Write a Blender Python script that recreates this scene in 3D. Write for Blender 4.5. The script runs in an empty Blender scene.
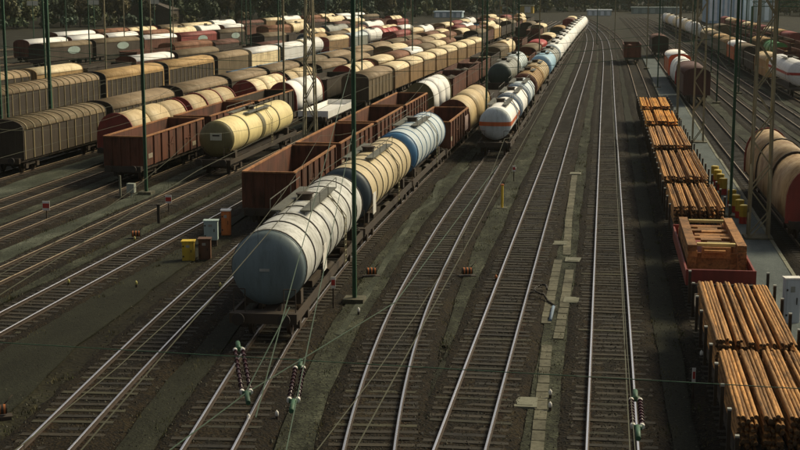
import bpy, math, random
from mathutils import Vector, Matrix
random.seed(7)
R = math.radians
S = bpy.context.scene
COL = S.collection

# ------------------------------------------------------------------ camera, light, exposure
# metres; +Y runs along the yard's straight tracks, X across them, Z = 0 is the top of the ballast
PITCH = math.atan(243 / 1400)
YAW = R(8.3)
cam_d = bpy.data.cameras.new('camera')
cam_d.lens = 63.0
cam_d.sensor_width = 36.0
cam_d.clip_end = 6000
cam = bpy.data.objects.new('camera', cam_d)
COL.objects.link(cam)
cam.location = (0, 0, 13.72)
cam.rotation_euler = (math.pi / 2 - PITCH, 0, YAW)
S.camera = cam

SUN_EL, SUN_AZ = 40.0, 50.0            # azimuth clockwise from +Y (to the right of and beyond the yard)
W = bpy.data.worlds.new('World')
S.world = W
W.use_nodes = True
nt = W.node_tree
sky = nt.nodes.new('ShaderNodeTexSky')
sky.sky_type = 'NISHITA'
sky.sun_disc = False
sky.sun_elevation = R(SUN_EL)
sky.sun_rotation = R(SUN_AZ)
sky.dust_density = 5.0
sky.air_density = 1.0
sky.ozone_density = 0.2
hz = nt.nodes.new('ShaderNodeHueSaturation')          # hazy, nearly white daylight
hz.inputs['Saturation'].default_value = 0.25
nt.links.new(sky.outputs[0], hz.inputs['Color'])
nt.links.new(hz.outputs[0], nt.nodes['Background'].inputs[0])
nt.nodes['Background'].inputs[1].default_value = 0.072
sun_d = bpy.data.lights.new('sun', 'SUN')
sun_d.energy = 3.0
sun_d.angle = R(20.0)
sun_d.color = (1.0, 0.85, 0.52)
sun = bpy.data.objects.new('sun', sun_d)
COL.objects.link(sun)
_d = Vector((math.sin(R(SUN_AZ)) * math.cos(R(SUN_EL)), math.cos(R(SUN_AZ)) * math.cos(R(SUN_EL)), math.sin(R(SUN_EL))))
sun.rotation_euler = _d.to_track_quat('Z', 'Y').to_euler()
S.view_settings.view_transform = 'Standard'
S.view_settings.look = 'None'
S.view_settings.exposure = 0.1
S.view_settings.gamma = 1.0

# ------------------------------------------------------------------ materials
_mats = {}


def N(t, kind, **kw):
    n = t.nodes.new(kind)
    for k, v in kw.items():
        setattr(n, k, v)
    return n


def paint(col, dirt=(0.03, 0.022, 0.012), amt=0.5, rough=0.6, metal=0.0, scale=1.0, streak=True, bump=0.15, var=0.12):
    """weathered paint: streaks running down, blotches, a little relief"""
    key = (tuple(col), tuple(dirt), amt, rough, metal, scale, streak, bump, var)
    if key in _mats:
        return _mats[key]
    m = bpy.data.materials.new('weathered_paint')
    m.use_nodes = True
    t = m.node_tree
    b = t.nodes['Principled BSDF']
    tc = N(t, 'ShaderNodeTexCoord')
    oi = N(t, 'ShaderNodeObjectInfo')
    off = N(t, 'ShaderNodeVectorMath', operation='SCALE')
    off.inputs['Scale'].default_value = 1.0
    comb = N(t, 'ShaderNodeVectorMath', operation='MULTIPLY_ADD')
    comb.inputs[1].default_value = (1, 1, 1)
    t.links.new(oi.outputs['Location'], off.inputs[0])
    t.links.new(tc.outputs['Object'], comb.inputs[0])
    t.links.new(off.outputs[0], comb.inputs[2])
    mp = N(t, 'ShaderNodeMapping')
    mp.inputs['Scale'].default_value = (2.2 * scale, 2.2 * scale, (0.28 if streak else 2.2) * scale)
    t.links.new(comb.outputs[0], mp.inputs[0])
    n1 = N(t, 'ShaderNodeTexNoise')
    n1.inputs['Scale'].default_value = 1.6
    n1.inputs['Detail'].default_value = 7
    n1.inputs['Roughness'].default_value = 0.68
    t.links.new(mp.outputs[0], n1.inputs['Vector'])
    n2 = N(t, 'ShaderNodeTexNoise')
    n2.inputs['Scale'].default_value = 0.55 * scale
    n2.inputs['Detail'].default_value = 5
    t.links.new(comb.outputs[0], n2.inputs['Vector'])
    r1 = N(t, 'ShaderNodeMapRange')
    r1.inputs['From Min'].default_value = 0.46
    r1.inputs['From Max'].default_value = 0.72
    t.links.new(n1.outputs['Fac'], r1.inputs['Value'])
    r2 = N(t, 'ShaderNodeMapRange')
    r2.inputs['From Min'].default_value = 0.42
    r2.inputs['From Max'].default_value = 0.75
    t.links.new(n2.outputs['Fac'], r2.inputs['Value'])
    mx = N(t, 'ShaderNodeMath', operation='ADD')
    t.links.new(r1.outputs[0], mx.inputs[0])
    t.links.new(r2.outputs[0], mx.inputs[1])
    mu = N(t, 'ShaderNodeMath', operation='MULTIPLY', use_clamp=True)
    mu.inputs[1].default_value = amt
    t.links.new(mx.outputs[0], mu.inputs[0])
    mix = N(t, 'ShaderNodeMix', data_type='RGBA')
    mix.inputs['A'].default_value = (*col, 1)
    mix.inputs['B'].default_value = (*dirt, 1)
    t.links.new(mu.outputs[0], mix.inputs['Factor'])
    hv = N(t, 'ShaderNodeHueSaturation')
    vr = N(t, 'ShaderNodeMapRange')
    vr.inputs['To Min'].default_value = 1 - var
    vr.inputs['To Max'].default_value = 1 + var
    t.links.new(oi.outputs['Random'], vr.inputs['Value'])
    t.links.new(vr.outputs[0], hv.inputs['Value'])
    t.links.new(mix.outputs['Result'], hv.inputs['Color'])
    t.links.new(hv.outputs[0], b.inputs['Base Color'])
    rr = N(t, 'ShaderNodeMapRange')
    rr.inputs['To Min'].default_value = rough
    rr.inputs['To Max'].default_value = min(1, rough + 0.3)
    t.links.new(mu.outputs[0], rr.inputs['Value'])
    t.links.new(rr.outputs[0], b.inputs['Roughness'])
    b.inputs['Metallic'].default_value = metal
    if bump:
        bp = N(t, 'ShaderNodeBump')
        bp.inputs['Strength'].default_value = bump
        bp.inputs['Distance'].default_value = 0.03
        t.links.new(n1.outputs['Fac'], bp.inputs['Height'])
        t.links.new(bp.outputs[0], b.inputs['Normal'])
    _mats[key] = m
    return m


def earth(name, stops, scale=0.35, fine=9.0, bump=0.6, rough=0.95, grit=0.5):
    """soil, ballast, asphalt: broad patches times fine stones"""
    m = bpy.data.materials.new(name)
    m.use_nodes = True
    t = m.node_tree
    b = t.nodes['Principled BSDF']
    tc = N(t, 'ShaderNodeTexCoord')
    mp = N(t, 'ShaderNodeMapping')
    mp.inputs['Scale'].default_value = (1.0, 0.35, 1.0)
    t.links.new(tc.outputs['Object'], mp.inputs[0])
    n1 = N(t, 'ShaderNodeTexNoise')
    n1.inputs['Scale'].default_value = scale
    n1.inputs['Detail'].default_value = 8
    n1.inputs['Roughness'].default_value = 0.62
    t.links.new(mp.outputs[0], n1.inputs['Vector'])
    ramp = N(t, 'ShaderNodeValToRGB')
    while len(ramp.color_ramp.elements) < len(stops):
        ramp.color_ramp.elements.new(0.5)
    for e, (p, c) in zip(ramp.color_ramp.elements, stops):
        e.position = p
        e.color = (*c, 1)
    t.links.new(n1.outputs['Fac'], ramp.inputs[0])
    v = N(t, 'ShaderNodeTexVoronoi')
    v.inputs['Scale'].default_value = fine
    t.links.new(tc.outputs['Object'], v.inputs['Vector'])
    n3 = N(t, 'ShaderNodeTexNoise')
    n3.inputs['Scale'].default_value = 2.6
    n3.inputs['Detail'].default_value = 6
    t.links.new(tc.outputs['Object'], n3.inputs['Vector'])
    bw = N(t, 'ShaderNodeSeparateColor')
    t.links.new(v.outputs['Color'], bw.inputs[0])
    sm = N(t, 'ShaderNodeMath', operation='ADD')
    t.links.new(bw.outputs[0], sm.inputs[0])
    t.links.new(n3.outputs['Fac'], sm.inputs[1])
    mr = N(t, 'ShaderNodeMapRange')
    mr.inputs['From Min'].default_value = 0.3
    mr.inputs['From Max'].default_value = 1.6
    mr.inputs['To Min'].default_value = 1 - grit
    mr.inputs['To Max'].default_value = 1 + grit
    t.links.new(sm.outputs[0], mr.inputs['Value'])
    mul = N(t, 'ShaderNodeMix', data_type='RGBA', blend_type='MULTIPLY')
    mul.inputs['Factor'].default_value = 1
    t.links.new(ramp.outputs[0], mul.inputs['A'])
    t.links.new(mr.outputs[0], mul.inputs['B'])
    t.links.new(mul.outputs['Result'], b.inputs['Base Color'])
    b.inputs['Roughness'].default_value = rough
    b.inputs['Specular IOR Level'].default_value = 0.2
    bp = N(t, 'ShaderNodeBump')
    bp.inputs['Strength'].default_value = bump
    bp.inputs['Distance'].default_value = 0.05
    t.links.new(v.outputs['Distance'], bp.inputs['Height'])
    t.links.new(bp.outputs[0], b.inputs['Normal'])
    return m


def leafmat(name, c1, c2):
    m = bpy.data.materials.new(name)
    m.use_nodes = True
    t = m.node_tree
    b = t.nodes['Principled BSDF']
    tc = N(t, 'ShaderNodeTexCoord')
    n1 = N(t, 'ShaderNodeTexNoise')
    n1.inputs['Scale'].default_value = 0.7
    n1.inputs['Detail'].default_value = 4
    t.links.new(tc.outputs['Object'], n1.inputs['Vector'])
    ramp = N(t, 'ShaderNodeValToRGB')
    ramp.color_ramp.elements[0].position = 0.35
    ramp.color_ramp.elements[1].position = 0.65
    ramp.color_ramp.elements[0].color = (*c1, 1)
    ramp.color_ramp.elements[1].color = (*c2, 1)
    t.links.new(n1.outputs['Fac'], ramp.inputs[0])
    oi = N(t, 'ShaderNodeObjectInfo')
    hv = N(t, 'ShaderNodeHueSaturation')
    vr = N(t, 'ShaderNodeMapRange')
    vr.inputs['To Min'].default_value = 0.75
    vr.inputs['To Max'].default_value = 1.3
    t.links.new(oi.outputs['Random'], vr.inputs['Value'])
    t.links.new(vr.outputs[0], hv.inputs['Value'])
    t.links.new(ramp.outputs[0], hv.inputs['Color'])
    t.links.new(hv.outputs[0], b.inputs['Base Color'])
    b.inputs['Roughness'].default_value = 0.75
    return m


GROUND = earth('yard_soil', [(0.3, (0.0067, 0.0056, 0.0022)), (0.46, (0.0122, 0.0103, 0.0041)), (0.58, (0.0192, 0.0174, 0.0079)), (0.72, (0.0397, 0.0387, 0.0219))], 0.45, 7)
BALLAST = earth('ballast_stone', [(0.3, (0.0058, 0.0037, 0.0013)), (0.52, (0.0118, 0.0078, 0.0028)), (0.66, (0.0192, 0.0135, 0.0052)), (0.8, (0.0282, 0.0216, 0.0098))], 0.55, 11, 0.9, grit=0.9)
BALRUST = earth('rust_stained_ballast', [(0.3, (0.0076, 0.0043, 0.0016)), (0.55, (0.0179, 0.0094, 0.0034)), (0.8, (0.0306, 0.0164, 0.0064))], 0.5, 11, 0.9, grit=0.8)
BALOIL = earth('oil_stained_ballast', [(0.3, (0.0055, 0.0045, 0.0028)), (0.55, (0.0100, 0.0080, 0.0046)), (0.8, (0.020, 0.016, 0.009))], 0.6, 11, 0.8, grit=0.7)
PATH = earth('gravel_path', [(0.3, (0.0120, 0.0121, 0.0058)), (0.45, (0.0218, 0.0232, 0.0133)), (0.58, (0.0386, 0.0416, 0.0260)), (0.74, (0.0842, 0.0867, 0.0569))], 0.75, 12, 0.5, grit=0.8)
PLATFORM = earth('platform_asphalt', [(0.3, (0.0612, 0.0740, 0.0725)), (0.55, (0.0972, 0.1147, 0.1110)), (0.8, (0.1368, 0.1554, 0.1480))], 0.5, 20, 0.2, grit=0.25)
CONC = paint((0.1287, 0.1209, 0.0788), (0.0312, 0.0289, 0.0150), 0.75, 0.9, streak=False, scale=1.6, var=0.16)
CONCL = paint((0.1836, 0.1836, 0.1326), (0.0612, 0.0578, 0.0332), 0.5, 0.9, streak=False)
SLEEPER = paint((0.0208, 0.0150, 0.0061), (0.0083, 0.0058, 0.0026), 0.6, 0.85, scale=2.0, streak=False, var=0.55)
RAILTOP = paint((0.92, 0.88, 0.85), (0.4, 0.33, 0.27), 0.2, 0.22, 1.0, streak=False, bump=0)
RAILDULL = paint((0.42, 0.33, 0.22), (0.12, 0.08, 0.05), 0.5, 0.42, 0.9, streak=False, bump=0)
RAILSIDE = paint((0.045, 0.028, 0.016), (0.02, 0.012, 0.008), 0.5, 0.8)
BLACK = paint((0.018, 0.014, 0.010), (0.04, 0.028, 0.016), 0.5, 0.75)
UNDER = paint((0.034, 0.024, 0.015), (0.07, 0.045, 0.024), 0.5, 0.75)
WHEEL = paint((0.075, 0.048, 0.03), (0.03, 0.02, 0.013), 0.5, 0.5, 0.5)
GREEN = paint((0.024, 0.085, 0.04), (0.02, 0.03, 0.015), 0.35, 0.55)
GREENL = paint((0.05, 0.085, 0.055), (0.05, 0.06, 0.04), 0.4, 0.6)
STEELG = paint((0.27, 0.24, 0.14), (0.09, 0.075, 0.04), 0.5, 0.6)
WIREM = paint((0.085, 0.085, 0.05), (0.05, 0.045, 0.03), 0.3, 0.6, 0.3, bump=0)
BLUEGREY = paint((0.13, 0.19, 0.26), (0.05, 0.05, 0.05), 0.4)
WHITE = paint((0.78, 0.76, 0.70), (0.25, 0.21, 0.14), 0.35)
YELLOW = paint((0.60, 0.42, 0.03), (0.12, 0.08, 0.02), 0.55)
ORANGE = paint((0.50, 0.15, 0.03), (0.13, 0.05, 0.02), 0.5)
RED = paint((0.45, 0.03, 0.02), (0.12, 0.02, 0.015), 0.4)
PORC = paint((0.045, 0.014, 0.018), (0.02, 0.01, 0.01), 0.3, 0.3)
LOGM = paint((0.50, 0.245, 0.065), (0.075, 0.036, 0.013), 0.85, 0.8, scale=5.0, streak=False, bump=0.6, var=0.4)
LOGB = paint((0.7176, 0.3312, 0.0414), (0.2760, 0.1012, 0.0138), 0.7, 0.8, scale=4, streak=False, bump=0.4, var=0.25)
LOGEND_SHADE = paint((0.10, 0.055, 0.02), (0.025, 0.014, 0.006), 0.8, 0.85, scale=3, streak=False)  # cut ends of the logs: shade of the camera-facing side put into the colour
TIMBER = paint((0.4250, 0.1936, 0.0522), (0.0935, 0.0440, 0.0171), 0.8, 0.8, scale=2.2, streak=False, bump=0.4, var=0.4)
BARK = paint((0.05, 0.035, 0.02), (0.02, 0.015, 0.01), 0.5, 0.9)
GLASS = paint((0.25, 0.36, 0.34), (0.1, 0.12, 0.1), 0.3, 0.15)


# ------------------------------------------------------------------ mesh builder
class MB:
    def __init__(self):
        self.v, self.f, self.mi, self.sm = [], [], [], []

    def face(self, idx, m=0, s=False):
        self.f.append(idx)
        self.mi.append(m)
        self.sm.append(s)

    def box(self, x0, x1, y0, y1, z0, z1, m=0):
        b = len(self.v)
        self.v += [(x, y, z) for z in (z0, z1) for y in (y0, y1) for x in (x0, x1)]
        for q in ((0, 2, 3, 1), (4, 5, 7, 6), (0, 1, 5, 4), (2, 6, 7, 3), (0, 4, 6, 2), (1, 3, 7, 5)):
            self.face([b + i for i in q], m)
        return self

    def extrude_y(self, sec, y0, y1, m=0, smooth=False, cap0=True, cap1=True, mcap=None):
        """closed (x,z) section, counter-clockwise seen from -y, extruded along y"""
        b, n = len(self.v), len(sec)
        self.v += [(x, y0, z) for x, z in sec] + [(x, y1, z) for x, z in sec]
        for i in range(n):
            j = (i + 1) % n
            self.face([b + i, b + j, b + n + j, b + n + i], m, smooth)
        mc = m if mcap is None else mcap
        if cap0:
            self.face([b + i for i in range(n)][::-1], mc)
        if cap1:
            self.face([b + n + i for i in range(n)], mc)
        return self

    def lathe(self, prof, axis='y', c=(0, 0, 0), seg=28, m=0, smooth=True, mats=None):
        """prof: (along, radius)"""
        b = len(self.v)
        rings = []
        for a, r in prof:
            if r < 1e-5:
                self.v.append(self._ax(axis, a, 0, 0, c))
                rings.append([len(self.v) - 1])
            else:
                st = len(self.v)
                for k in range(seg):
                    t = 2 * math.pi * k / seg
                    self.v.append(self._ax(axis, a, r * math.cos(t), r * math.sin(t), c))
                rings.append(list(range(st, st + seg)))
        for i in range(len(rings) - 1):
            A, B = rings[i], rings[i + 1]
            mm = m if mats is None else mats[i]
            for k in range(seg):
                k2 = (k + 1) % seg
                if len(A) == 1 and len(B) == 1:
                    continue
                if len(A) == 1:
                    self.face([A[0], B[k2], B[k]], mm, smooth)
                elif len(B) == 1:
                    self.face([A[k], A[k2], B[0]], mm, smooth)
                else:
                    self.face([A[k], A[k2], B[k2], B[k]], mm, smooth)
        return self

    @staticmethod
    def _ax(axis, a, p, q, c):
        if axis == 'y':
            return (c[0] + p, c[1] + a, c[2] + q)
        if axis == 'x':
            return (c[0] + a, c[1] + p, c[2] + q)
        return (c[0] + p, c[1] + q, c[2] + a)

    def cyl(self, a0, a1, r, axis='y', c=(0, 0, 0), seg=12, m=0, r1=None):
        r1 = r if r1 is None else r1
        self.lathe([(a0, 0), (a0, r)], axis, c, seg, m, False)
        self.lathe([(a0, r), (a1, r1)], axis, c, seg, m, True)
        self.lathe([(a1, r1), (a1, 0)], axis, c, seg, m, False)
        return self

    def bar(self, p, q, r, seg=4, m=0):
        p, q = Vector(p), Vector(q)
        d = (q - p)
        if d.length < 1e-6:
            return self
        d.normalize()
        u = d.cross(Vector((0, 0, 1)) if abs(d.z) < 0.9 else Vector((1, 0, 0))).normalized()
        w = d.cross(u)
        b = len(self.v)
        for e in (p, q):
            for k in range(seg):
                t = 2 * math.pi * (k + 0.5) / seg
                self.v.append(tuple(e + u * (r * math.cos(t)) + w * (r * math.sin(t))))
        for k in range(seg):
            k2 = (k + 1) % seg
            self.face([b + k, b + k2, b + seg + k2, b + seg + k], m, seg > 5)
        self.face([b + k for k in range(seg)][::-1], m)
        self.face([b + seg + k for k in range(seg)], m)
        return self

    def path(self, pts, r, seg=4, m=0):
        for a, b in zip(pts, pts[1:]):
            self.bar(a, b, r, seg, m)
        return self

    def mesh(self, name, *mats):
        me = bpy.data.meshes.new(name)
        me.from_pydata(self.v, [], self.f)
        me.polygons.foreach_set('material_index', self.mi)
        me.polygons.foreach_set('use_smooth', self.sm)
        for m in mats:
            me.materials.append(m)
        me.update()
        return me


def obj(name, mesh, parent=None, loc=(0, 0, 0), rot=(0, 0, 0), **props):
    o = bpy.data.objects.new(name, mesh)
    COL.objects.link(o)
    o.location = loc
    o.rotation_euler = rot
    if parent is not None:
        o.parent = parent
    for k, v in props.items():
        o[k] = v
    return o


def thing(name, label, cat, loc=(0, 0, 0), rz=0.0, group=None, mesh=None):
    o = obj(name, mesh, None, loc, (0, 0, rz), label=label, category=cat)
    if group:
        o['group'] = group
    return o


# ------------------------------------------------------------------ track lines: X as a smooth function of Y
def curve(pts):
    def f(y):
        if y <= pts[0][0]:
            (a, b), (c, d) = pts[0], pts[1]
            return b + (y - a) * (d - b) / (c - a)
        if y >= pts[-1][0]:
            (a, b), (c, d) = pts[-2], pts[-1]
            return d + (y - c) * (d - b) / (c - a)
        for i in range(len(pts) - 1):
            if pts[i][0] <= y <= pts[i + 1][0]:
                x0, y0 = pts[i]
                x1, y1 = pts[i + 1]
                s = lambda j: (pts[j + 1][1] - pts[j][1]) / (pts[j + 1][0] - pts[j][0])
                m0 = s(i) if i == 0 else 0.5 * (s(i - 1) + s(i))
                m1 = s(i) if i + 2 >= len(pts) else 0.5 * (s(i) + s(i + 1))
                h = x1 - x0
                t = (y - x0) / h
                return ((2 * t**3 - 3 * t**2 + 1) * y0 + (t**3 - 2 * t**2 + t) * h * m0 + (-2 * t**3 + 3 * t**2) * y1 + (t**3 - t**2) * h * m1)
    return f


TR = {
    'T': curve([(20, -9.6), (39, -11.4), (53, -12.6), (68, -13.1), (90, -13.1), (130, -12.6), (170, -12.3), (220, -11.8), (300, -10.8), (450, -9.5)]),
    'B': curve([(20, -4.0), (39, -6.62), (54, -7.8), (73, -8.32), (100, -8.45), (140, -8.4), (200, -8.2), (300, -7.6), (430, -6.5), (600, -8)]),
    'C': curve([(20, -4.0), (40, -3.97), (78, -3.87), (148, -3.62), (280, -3.35), (350, -3.9), (430, -6.3), (600, -16)]),
    'D': curve([(20, 0.5), (60, 0.48), (148, 0.42), (280, 0.3), (350, -0.6), (430, -3.6), (600, -14)]),
    'E': curve([(20, 5.0), (60, 5.0), (100, 4.85), (150, 4.7), (250, 4.4), (330, 3.3), (430, -0.5), (600, -12)]),
    'F': curve([(20, 11.4), (80, 11.0), (121, 10.55), (169, 10.2), (250, 9.9), (350, 9.4), (600, 6)]),
    'G': curve([(50, 15.9), (141, 15.0), (201, 14.1), (300, 13), (600, 9)]),
    'H': curve([(60, 19.9), (138, 19.1), (185, 18.4), (300, 17), (600, 11)]),
    'I': curve([(100, 24.2), (180, 22.9), (225, 22.3), (323, 21.2), (420, 18.8), (600, 12)]),
    'J': curve([(150, 29.5), (240, 28.2), (350, 26.5), (600, 20)]),
    'K': curve([(150, 34.5), (240, 33), (350, 31), (600, 26)]),
    'L': curve([(200, 41), (350, 38), (600, 33)]),
    '0': curve([(20, -14.6), (39, -16.2), (53, -17.2), (68, -17.95), (80, -18.4), (105, -18.4), (150, -17.9), (200, -17.3), (300, -16), (450, -14)]),
    '1': curve([(30, -24.4), (55, -23.9), (87, -23.1), (150, -22.4), (300, -20), (450, -17.5)]),
    '2': curve([(40, -28.4), (64, -27.9), (96, -27.25), (125, -26.9), (149, -26.5), (193, -25.4), (262, -23.2), (350, -21), (450, -19)]),
    '3': curve([(50, -32.9), (95, -32.3), (150, -31.2), (250, -28), (450, -22.5)]),
    '4': curve([(60, -37.2), (85, -36.8), (130, -36.1), (200, -34), (300, -30.5), (450, -26)]),
    '5': curve([(60, -43.5), (95, -42.3), (130, -40.9), (170, -39.4), (250, -36), (450, -29)]),
    '6': curve([(90, -50.6), (150, -48), (200, -45.8), (250, -43.4), (450, -34)]),
    '7': curve([(90, -58.5), (130, -56.5), (193, -53.3), (260, -49.5), (450, -39)]),
    '8': curve([(100, -69), (140, -66), (200, -61), (245, -56.5), (330, -50), (450, -43)]),
    '9': curve([(150, -77), (200, -72), (270, -65), (350, -57), (450, -49)]),
    '10': curve([(200, -91), (233, -87.5), (280, -80), (330, -73), (450, -58)]),
    '11': curve([(200, -101), (260, -95), (330, -86), (450, -69)]),
    '12': curve([(200, -113), (270, -106), (340, -98), (450, -80)]),
    '13': curve([(240, -124), (300, -118), (400, -104), (470, -93)]),
}


def heading(f, y):
    return -math.atan2(f(y + 1) - f(y - 1), 2)


# ------------------------------------------------------------------ ground
def sheet(name, pts_l, pts_r, z, mat, wob=0.0, kind='structure', seed=1, thick=0.0):
    rnd = random.Random(seed)
    b = MB()
    n = len(pts_l)
    ph = [rnd.uniform(0, 6.28) for _ in range(6)]
    wv = lambda y, k: wob * (math.sin(y * .21 + ph[k]) + .6 * math.sin(y * .53 + ph[k + 1]) + .4 * math.sin(y * 1.3 + ph[k + 2]))
    for (xl, yl), (xr, yr) in zip(pts_l, pts_r):
        b.v.append((xl + wv(yl, 0), yl, z))
        b.v.append((xr + wv(yr, 3), yr, z))
    for i in range(n - 1):
        b.face([2 * i, 2 * i + 1, 2 * i + 3, 2 * i + 2])
    if thick:
        k = len(b.v)
        b.v += [(x, y, z - thick) for x, y, _ in b.v[:2 * n]]
        for i in range(n - 1):
            b.face([2 * i + 2, 2 * i + k + 2, 2 * i + k, 2 * i])
            b.face([2 * i + 1, 2 * i + k + 1, 2 * i + k + 3, 2 * i + 3])
        b.face([0, k, k + 1, 1])
    return obj(name, b.mesh(name, mat), kind=kind)


g = MB()
g.v = [(-2500, -300, -0.15), (2500, -300, -0.15), (2500, 5000, -0.15), (-2500, 5000, -0.15)]
g.face([0, 1, 2, 3])
obj('ground', g.mesh('ground', GROUND), kind='structure')


def ys(y0, y1, st):
    n = max(1, int(round((y1 - y0) / st)))
    return [y0 + (y1 - y0) * i / n for i in range(n + 1)]


SL = MB().box(-1.3, 1.3, -0.13, 0.13, -0.06, 0.022).mesh('sleeper', SLEEPER)
SL2 = MB().box(-1.3, 1.3, -0.12, 0.12, -0.06, 0.026).mesh('sleeper', paint((0.0368, 0.0336, 0.0157), (0.0131, 0.0105, 0.0049), 0.5, 0.9, streak=False, scale=2, var=0.4))


def track(key, y0, y1, bright=True, single_to=0, seed=0, sl_far=260):
    f = TR[key]
    rnd = random.Random(seed)
    root = obj('railway_track', None, None, (0, 0, 0), kind='structure')
    # ballast bed
    b = MB()
    yy = ys(y0, 125, .55) + ys(125, y1, 4.0)[1:] if y0 < 90 else ys(y0, y1, 3.0)
    cols = (-1.85, -1.5, -1.25, -.98, -.6, -.3, .3, .6, .98, 1.25, 1.5, 1.85)
    cz = (-.155, -.02, .012, .002, .006, .0, .0, .006, .002, .012, -.02, -.155)
    dirty = 1
    nc = len(cols)
    for y in yy:
        x = f(y)
        for dx, z in zip(cols, cz):
            e = abs(dx) > 1.4
            b.v.append((x + dx + (rnd.uniform(-.10, .10) if e else rnd.uniform(-.07, .07)), y, z + (rnd.uniform(-.012, .020) if abs(dx) < 1.8 else 0)))
    for i in range(len(yy) - 1):
        for k in range(nc - 1):
            b.face([nc * i + k, nc * i + k + 1, nc * i + nc + k + 1, nc * i + nc + k], 2 if k == 5 and math.sin(yy[i] * .19 + seed) + rnd.uniform(-.5, .5) > -.2 else 1 if k in (3, 7) else 0, True)
    obj('ballast_bed', b.mesh('ballast_bed', BALLAST, BALRUST, BALOIL), root, kind='structure')
    # two rails: I section swept along
    rs = ys(y0, min(y1, 320), 2.0) + (ys(320, y1, 10.0)[1:] if y1 > 320 else [])
    sec = [(-.066, .03), (.066, .03), (.066, .045), (.012, .06), (.012, .135), (.036, .145), (.036, .172), (.028, .18), (-.028, .18), (-.036, .172), (-.036, .145), (-.012, .135), (-.012, .06), (-.066, .045)]
    for s in (-0.7535, 0.7535):
        b = MB()
        n = len(sec)
        for y in rs:
            x = f(y) + s
            b.v += [(x + px, y, pz) for px, pz in sec]
        for i in range(len(rs) - 1):
            for k in range(n):
                j = (k + 1) % n
                b.face([i * n + k, i * n + j, (i + 1) * n + j, (i + 1) * n + k], 1 if k in (6, 7, 8) else 0)
        b.face(list(range(n))[::-1])
        obj('rail', b.mesh('rail', RAILSIDE, RAILTOP if bright else RAILDULL), root)
    # sleepers: single objects near the camera, one joined part beyond
    y = y0
    far = MB()
    i = 0
    while y < min(y1, sl_far):
        if y < single_to:
            o = obj('sleeper', SL2 if rnd.random() < 0.12 else SL, root, (f(y) + rnd.uniform(-.09, .09), y, rnd.uniform(-.016, .010)), (0, rnd.uniform(-.004, .004), heading(f, y) + rnd.uniform(-.025, .025)))
        else:
            x = f(y)
            far.box(x - 1.3, x + 1.3, y - .13, y + .13, -.05, .03)
        y += 0.62 + rnd.uniform(-.05, .05)
    if far.v:
        obj('far_sleepers', far.mesh('far_sleepers', SLEEPER), root, kind='stuff')
    return root


for key, y0, y1, br, single in (
        ('T', 28, 500, True, 56), ('B', 30, 520, True, 120), ('C', 30, 560, True, 130), ('D', 30, 560, True, 130),
        ('E', 30, 560, False, 0), ('F', 60, 560, False, 0), ('G', 60, 560, False, 110), ('H', 90, 560, False, 0), ('I', 120, 560, False, 0),
        ('J', 170, 560, False, 0), ('K', 170, 560, False, 0), ('L', 220, 560, False, 0),
        ('0', 30, 500, True, 90), ('1', 42, 500, True, 95), ('2', 52, 500, False, 105), ('3', 62, 480, False, 95), ('4', 70, 480, False, 100),
        ('5', 80, 480, False, 0), ('6', 90, 480, False, 0), ('7', 95, 480, False, 0), ('8', 110, 480, False, 0), ('9', 150, 480, False, 0),
        ('10', 190, 480, False, 0), ('11', 210, 480, False, 0), ('12', 230, 480, False, 0), ('13', 250, 480, False, 0)):
    track(key, y0, y1, br, single, seed=hash(key) % 97 if False else sum(map(ord, key)), sl_far=200 if y0 < 100 else 0)


def strip(name, ka, da, kb, db, y0, y1, z, mat, wob, seed, thick=0.05):
    yy = ys(y0, y1, 2.0)
    fa = TR[ka] if isinstance(ka, str) else (lambda y: ka)
    fb = TR[kb] if isinstance(kb, str) else (lambda y: kb)
    return sheet(name, [(fa(y) + da, y) for y in yy], [(fb(y) + db, y) for y in yy], z, mat, wob, 'structure', seed, thick)


TROD = earth('trodden_gravel', [(0.3, (0.0097, 0.0098, 0.0045)), (0.55, (0.0169, 0.0177, 0.0096)), (0.8, (0.0323, 0.0334, 0.0199))], 0.5, 16, 0.4)
PALEG = earth('pale_grit', [(0.3, (0.0224, 0.0258, 0.0158)), (0.5, (0.0476, 0.0532, 0.0368)), (0.72, (0.1120, 0.1204, 0.0892))], 0.7, 16, 0.4)
strip('path', 'B', 1.75, 'C', -1.75, 52, 300, -0.06, PATH, 0.05, 3)
strip('path', 'B', 2.0, 'C', -1.75, 34, 52, -0.062, TROD, 0.03, 33)
strip('path', 'T', 1.9, 'B', -1.75, 27, 200, -0.06, PATH, 0.06, 4)
strip('path', 'C', 1.7, 'D', -1.7, 32, 320, -0.06, PATH, 0.05, 5)
strip('path', 'D', 1.75, 'E', -1.9, 32, 320, -0.06, TROD, 0.05, 6)
strip('path', '0', -6.0, '0', -2.6, 28, 92, -0.06, TROD, 0.15, 7)
strip('path', '0', 1.9, 'T', -1.8, 30, 76, -0.06, TROD, 0.08, 8)
strip('path', '1', -2.4, '1', -1.8, 50, 160, -0.06, PATH, 0.08, 9)
strip('path', '2', -3.1, '2', -1.8, 56, 160, -0.06, PALEG, 0.10, 10)
strip('path', '3', -2.7, '3', -1.75, 66, 130, -0.06, PATH, 0.10, 11)
strip('path', '4', -3.9, '4', -1.8, 72, 130, -0.06, PALEG, 0.12, 12)
strip('path', 'F', 1.75, 'G', -1.75, 70, 300, -0.06, PATH, 0.06, 13)
strip('path', 'G', 1.75, 'H', -1.75, 80, 300, -0.06, PATH, 0.06, 14)
strip('path', 'H', 1.75, 'I', -1.75, 100, 300, -0.06, PATH, 0.06, 15)
# service platform between the log train and the brown hood wagon
pl = strip('platform', 6.95, 0, 9.0, 0, 44, 112, 0.02, PLATFORM, 0.0, 16, 0.17)
strip('platform', 6.75, 0, 8.9, 0, 112, 260, 0.02, PLATFORM, 0.0, 17, 0.17)
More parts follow.
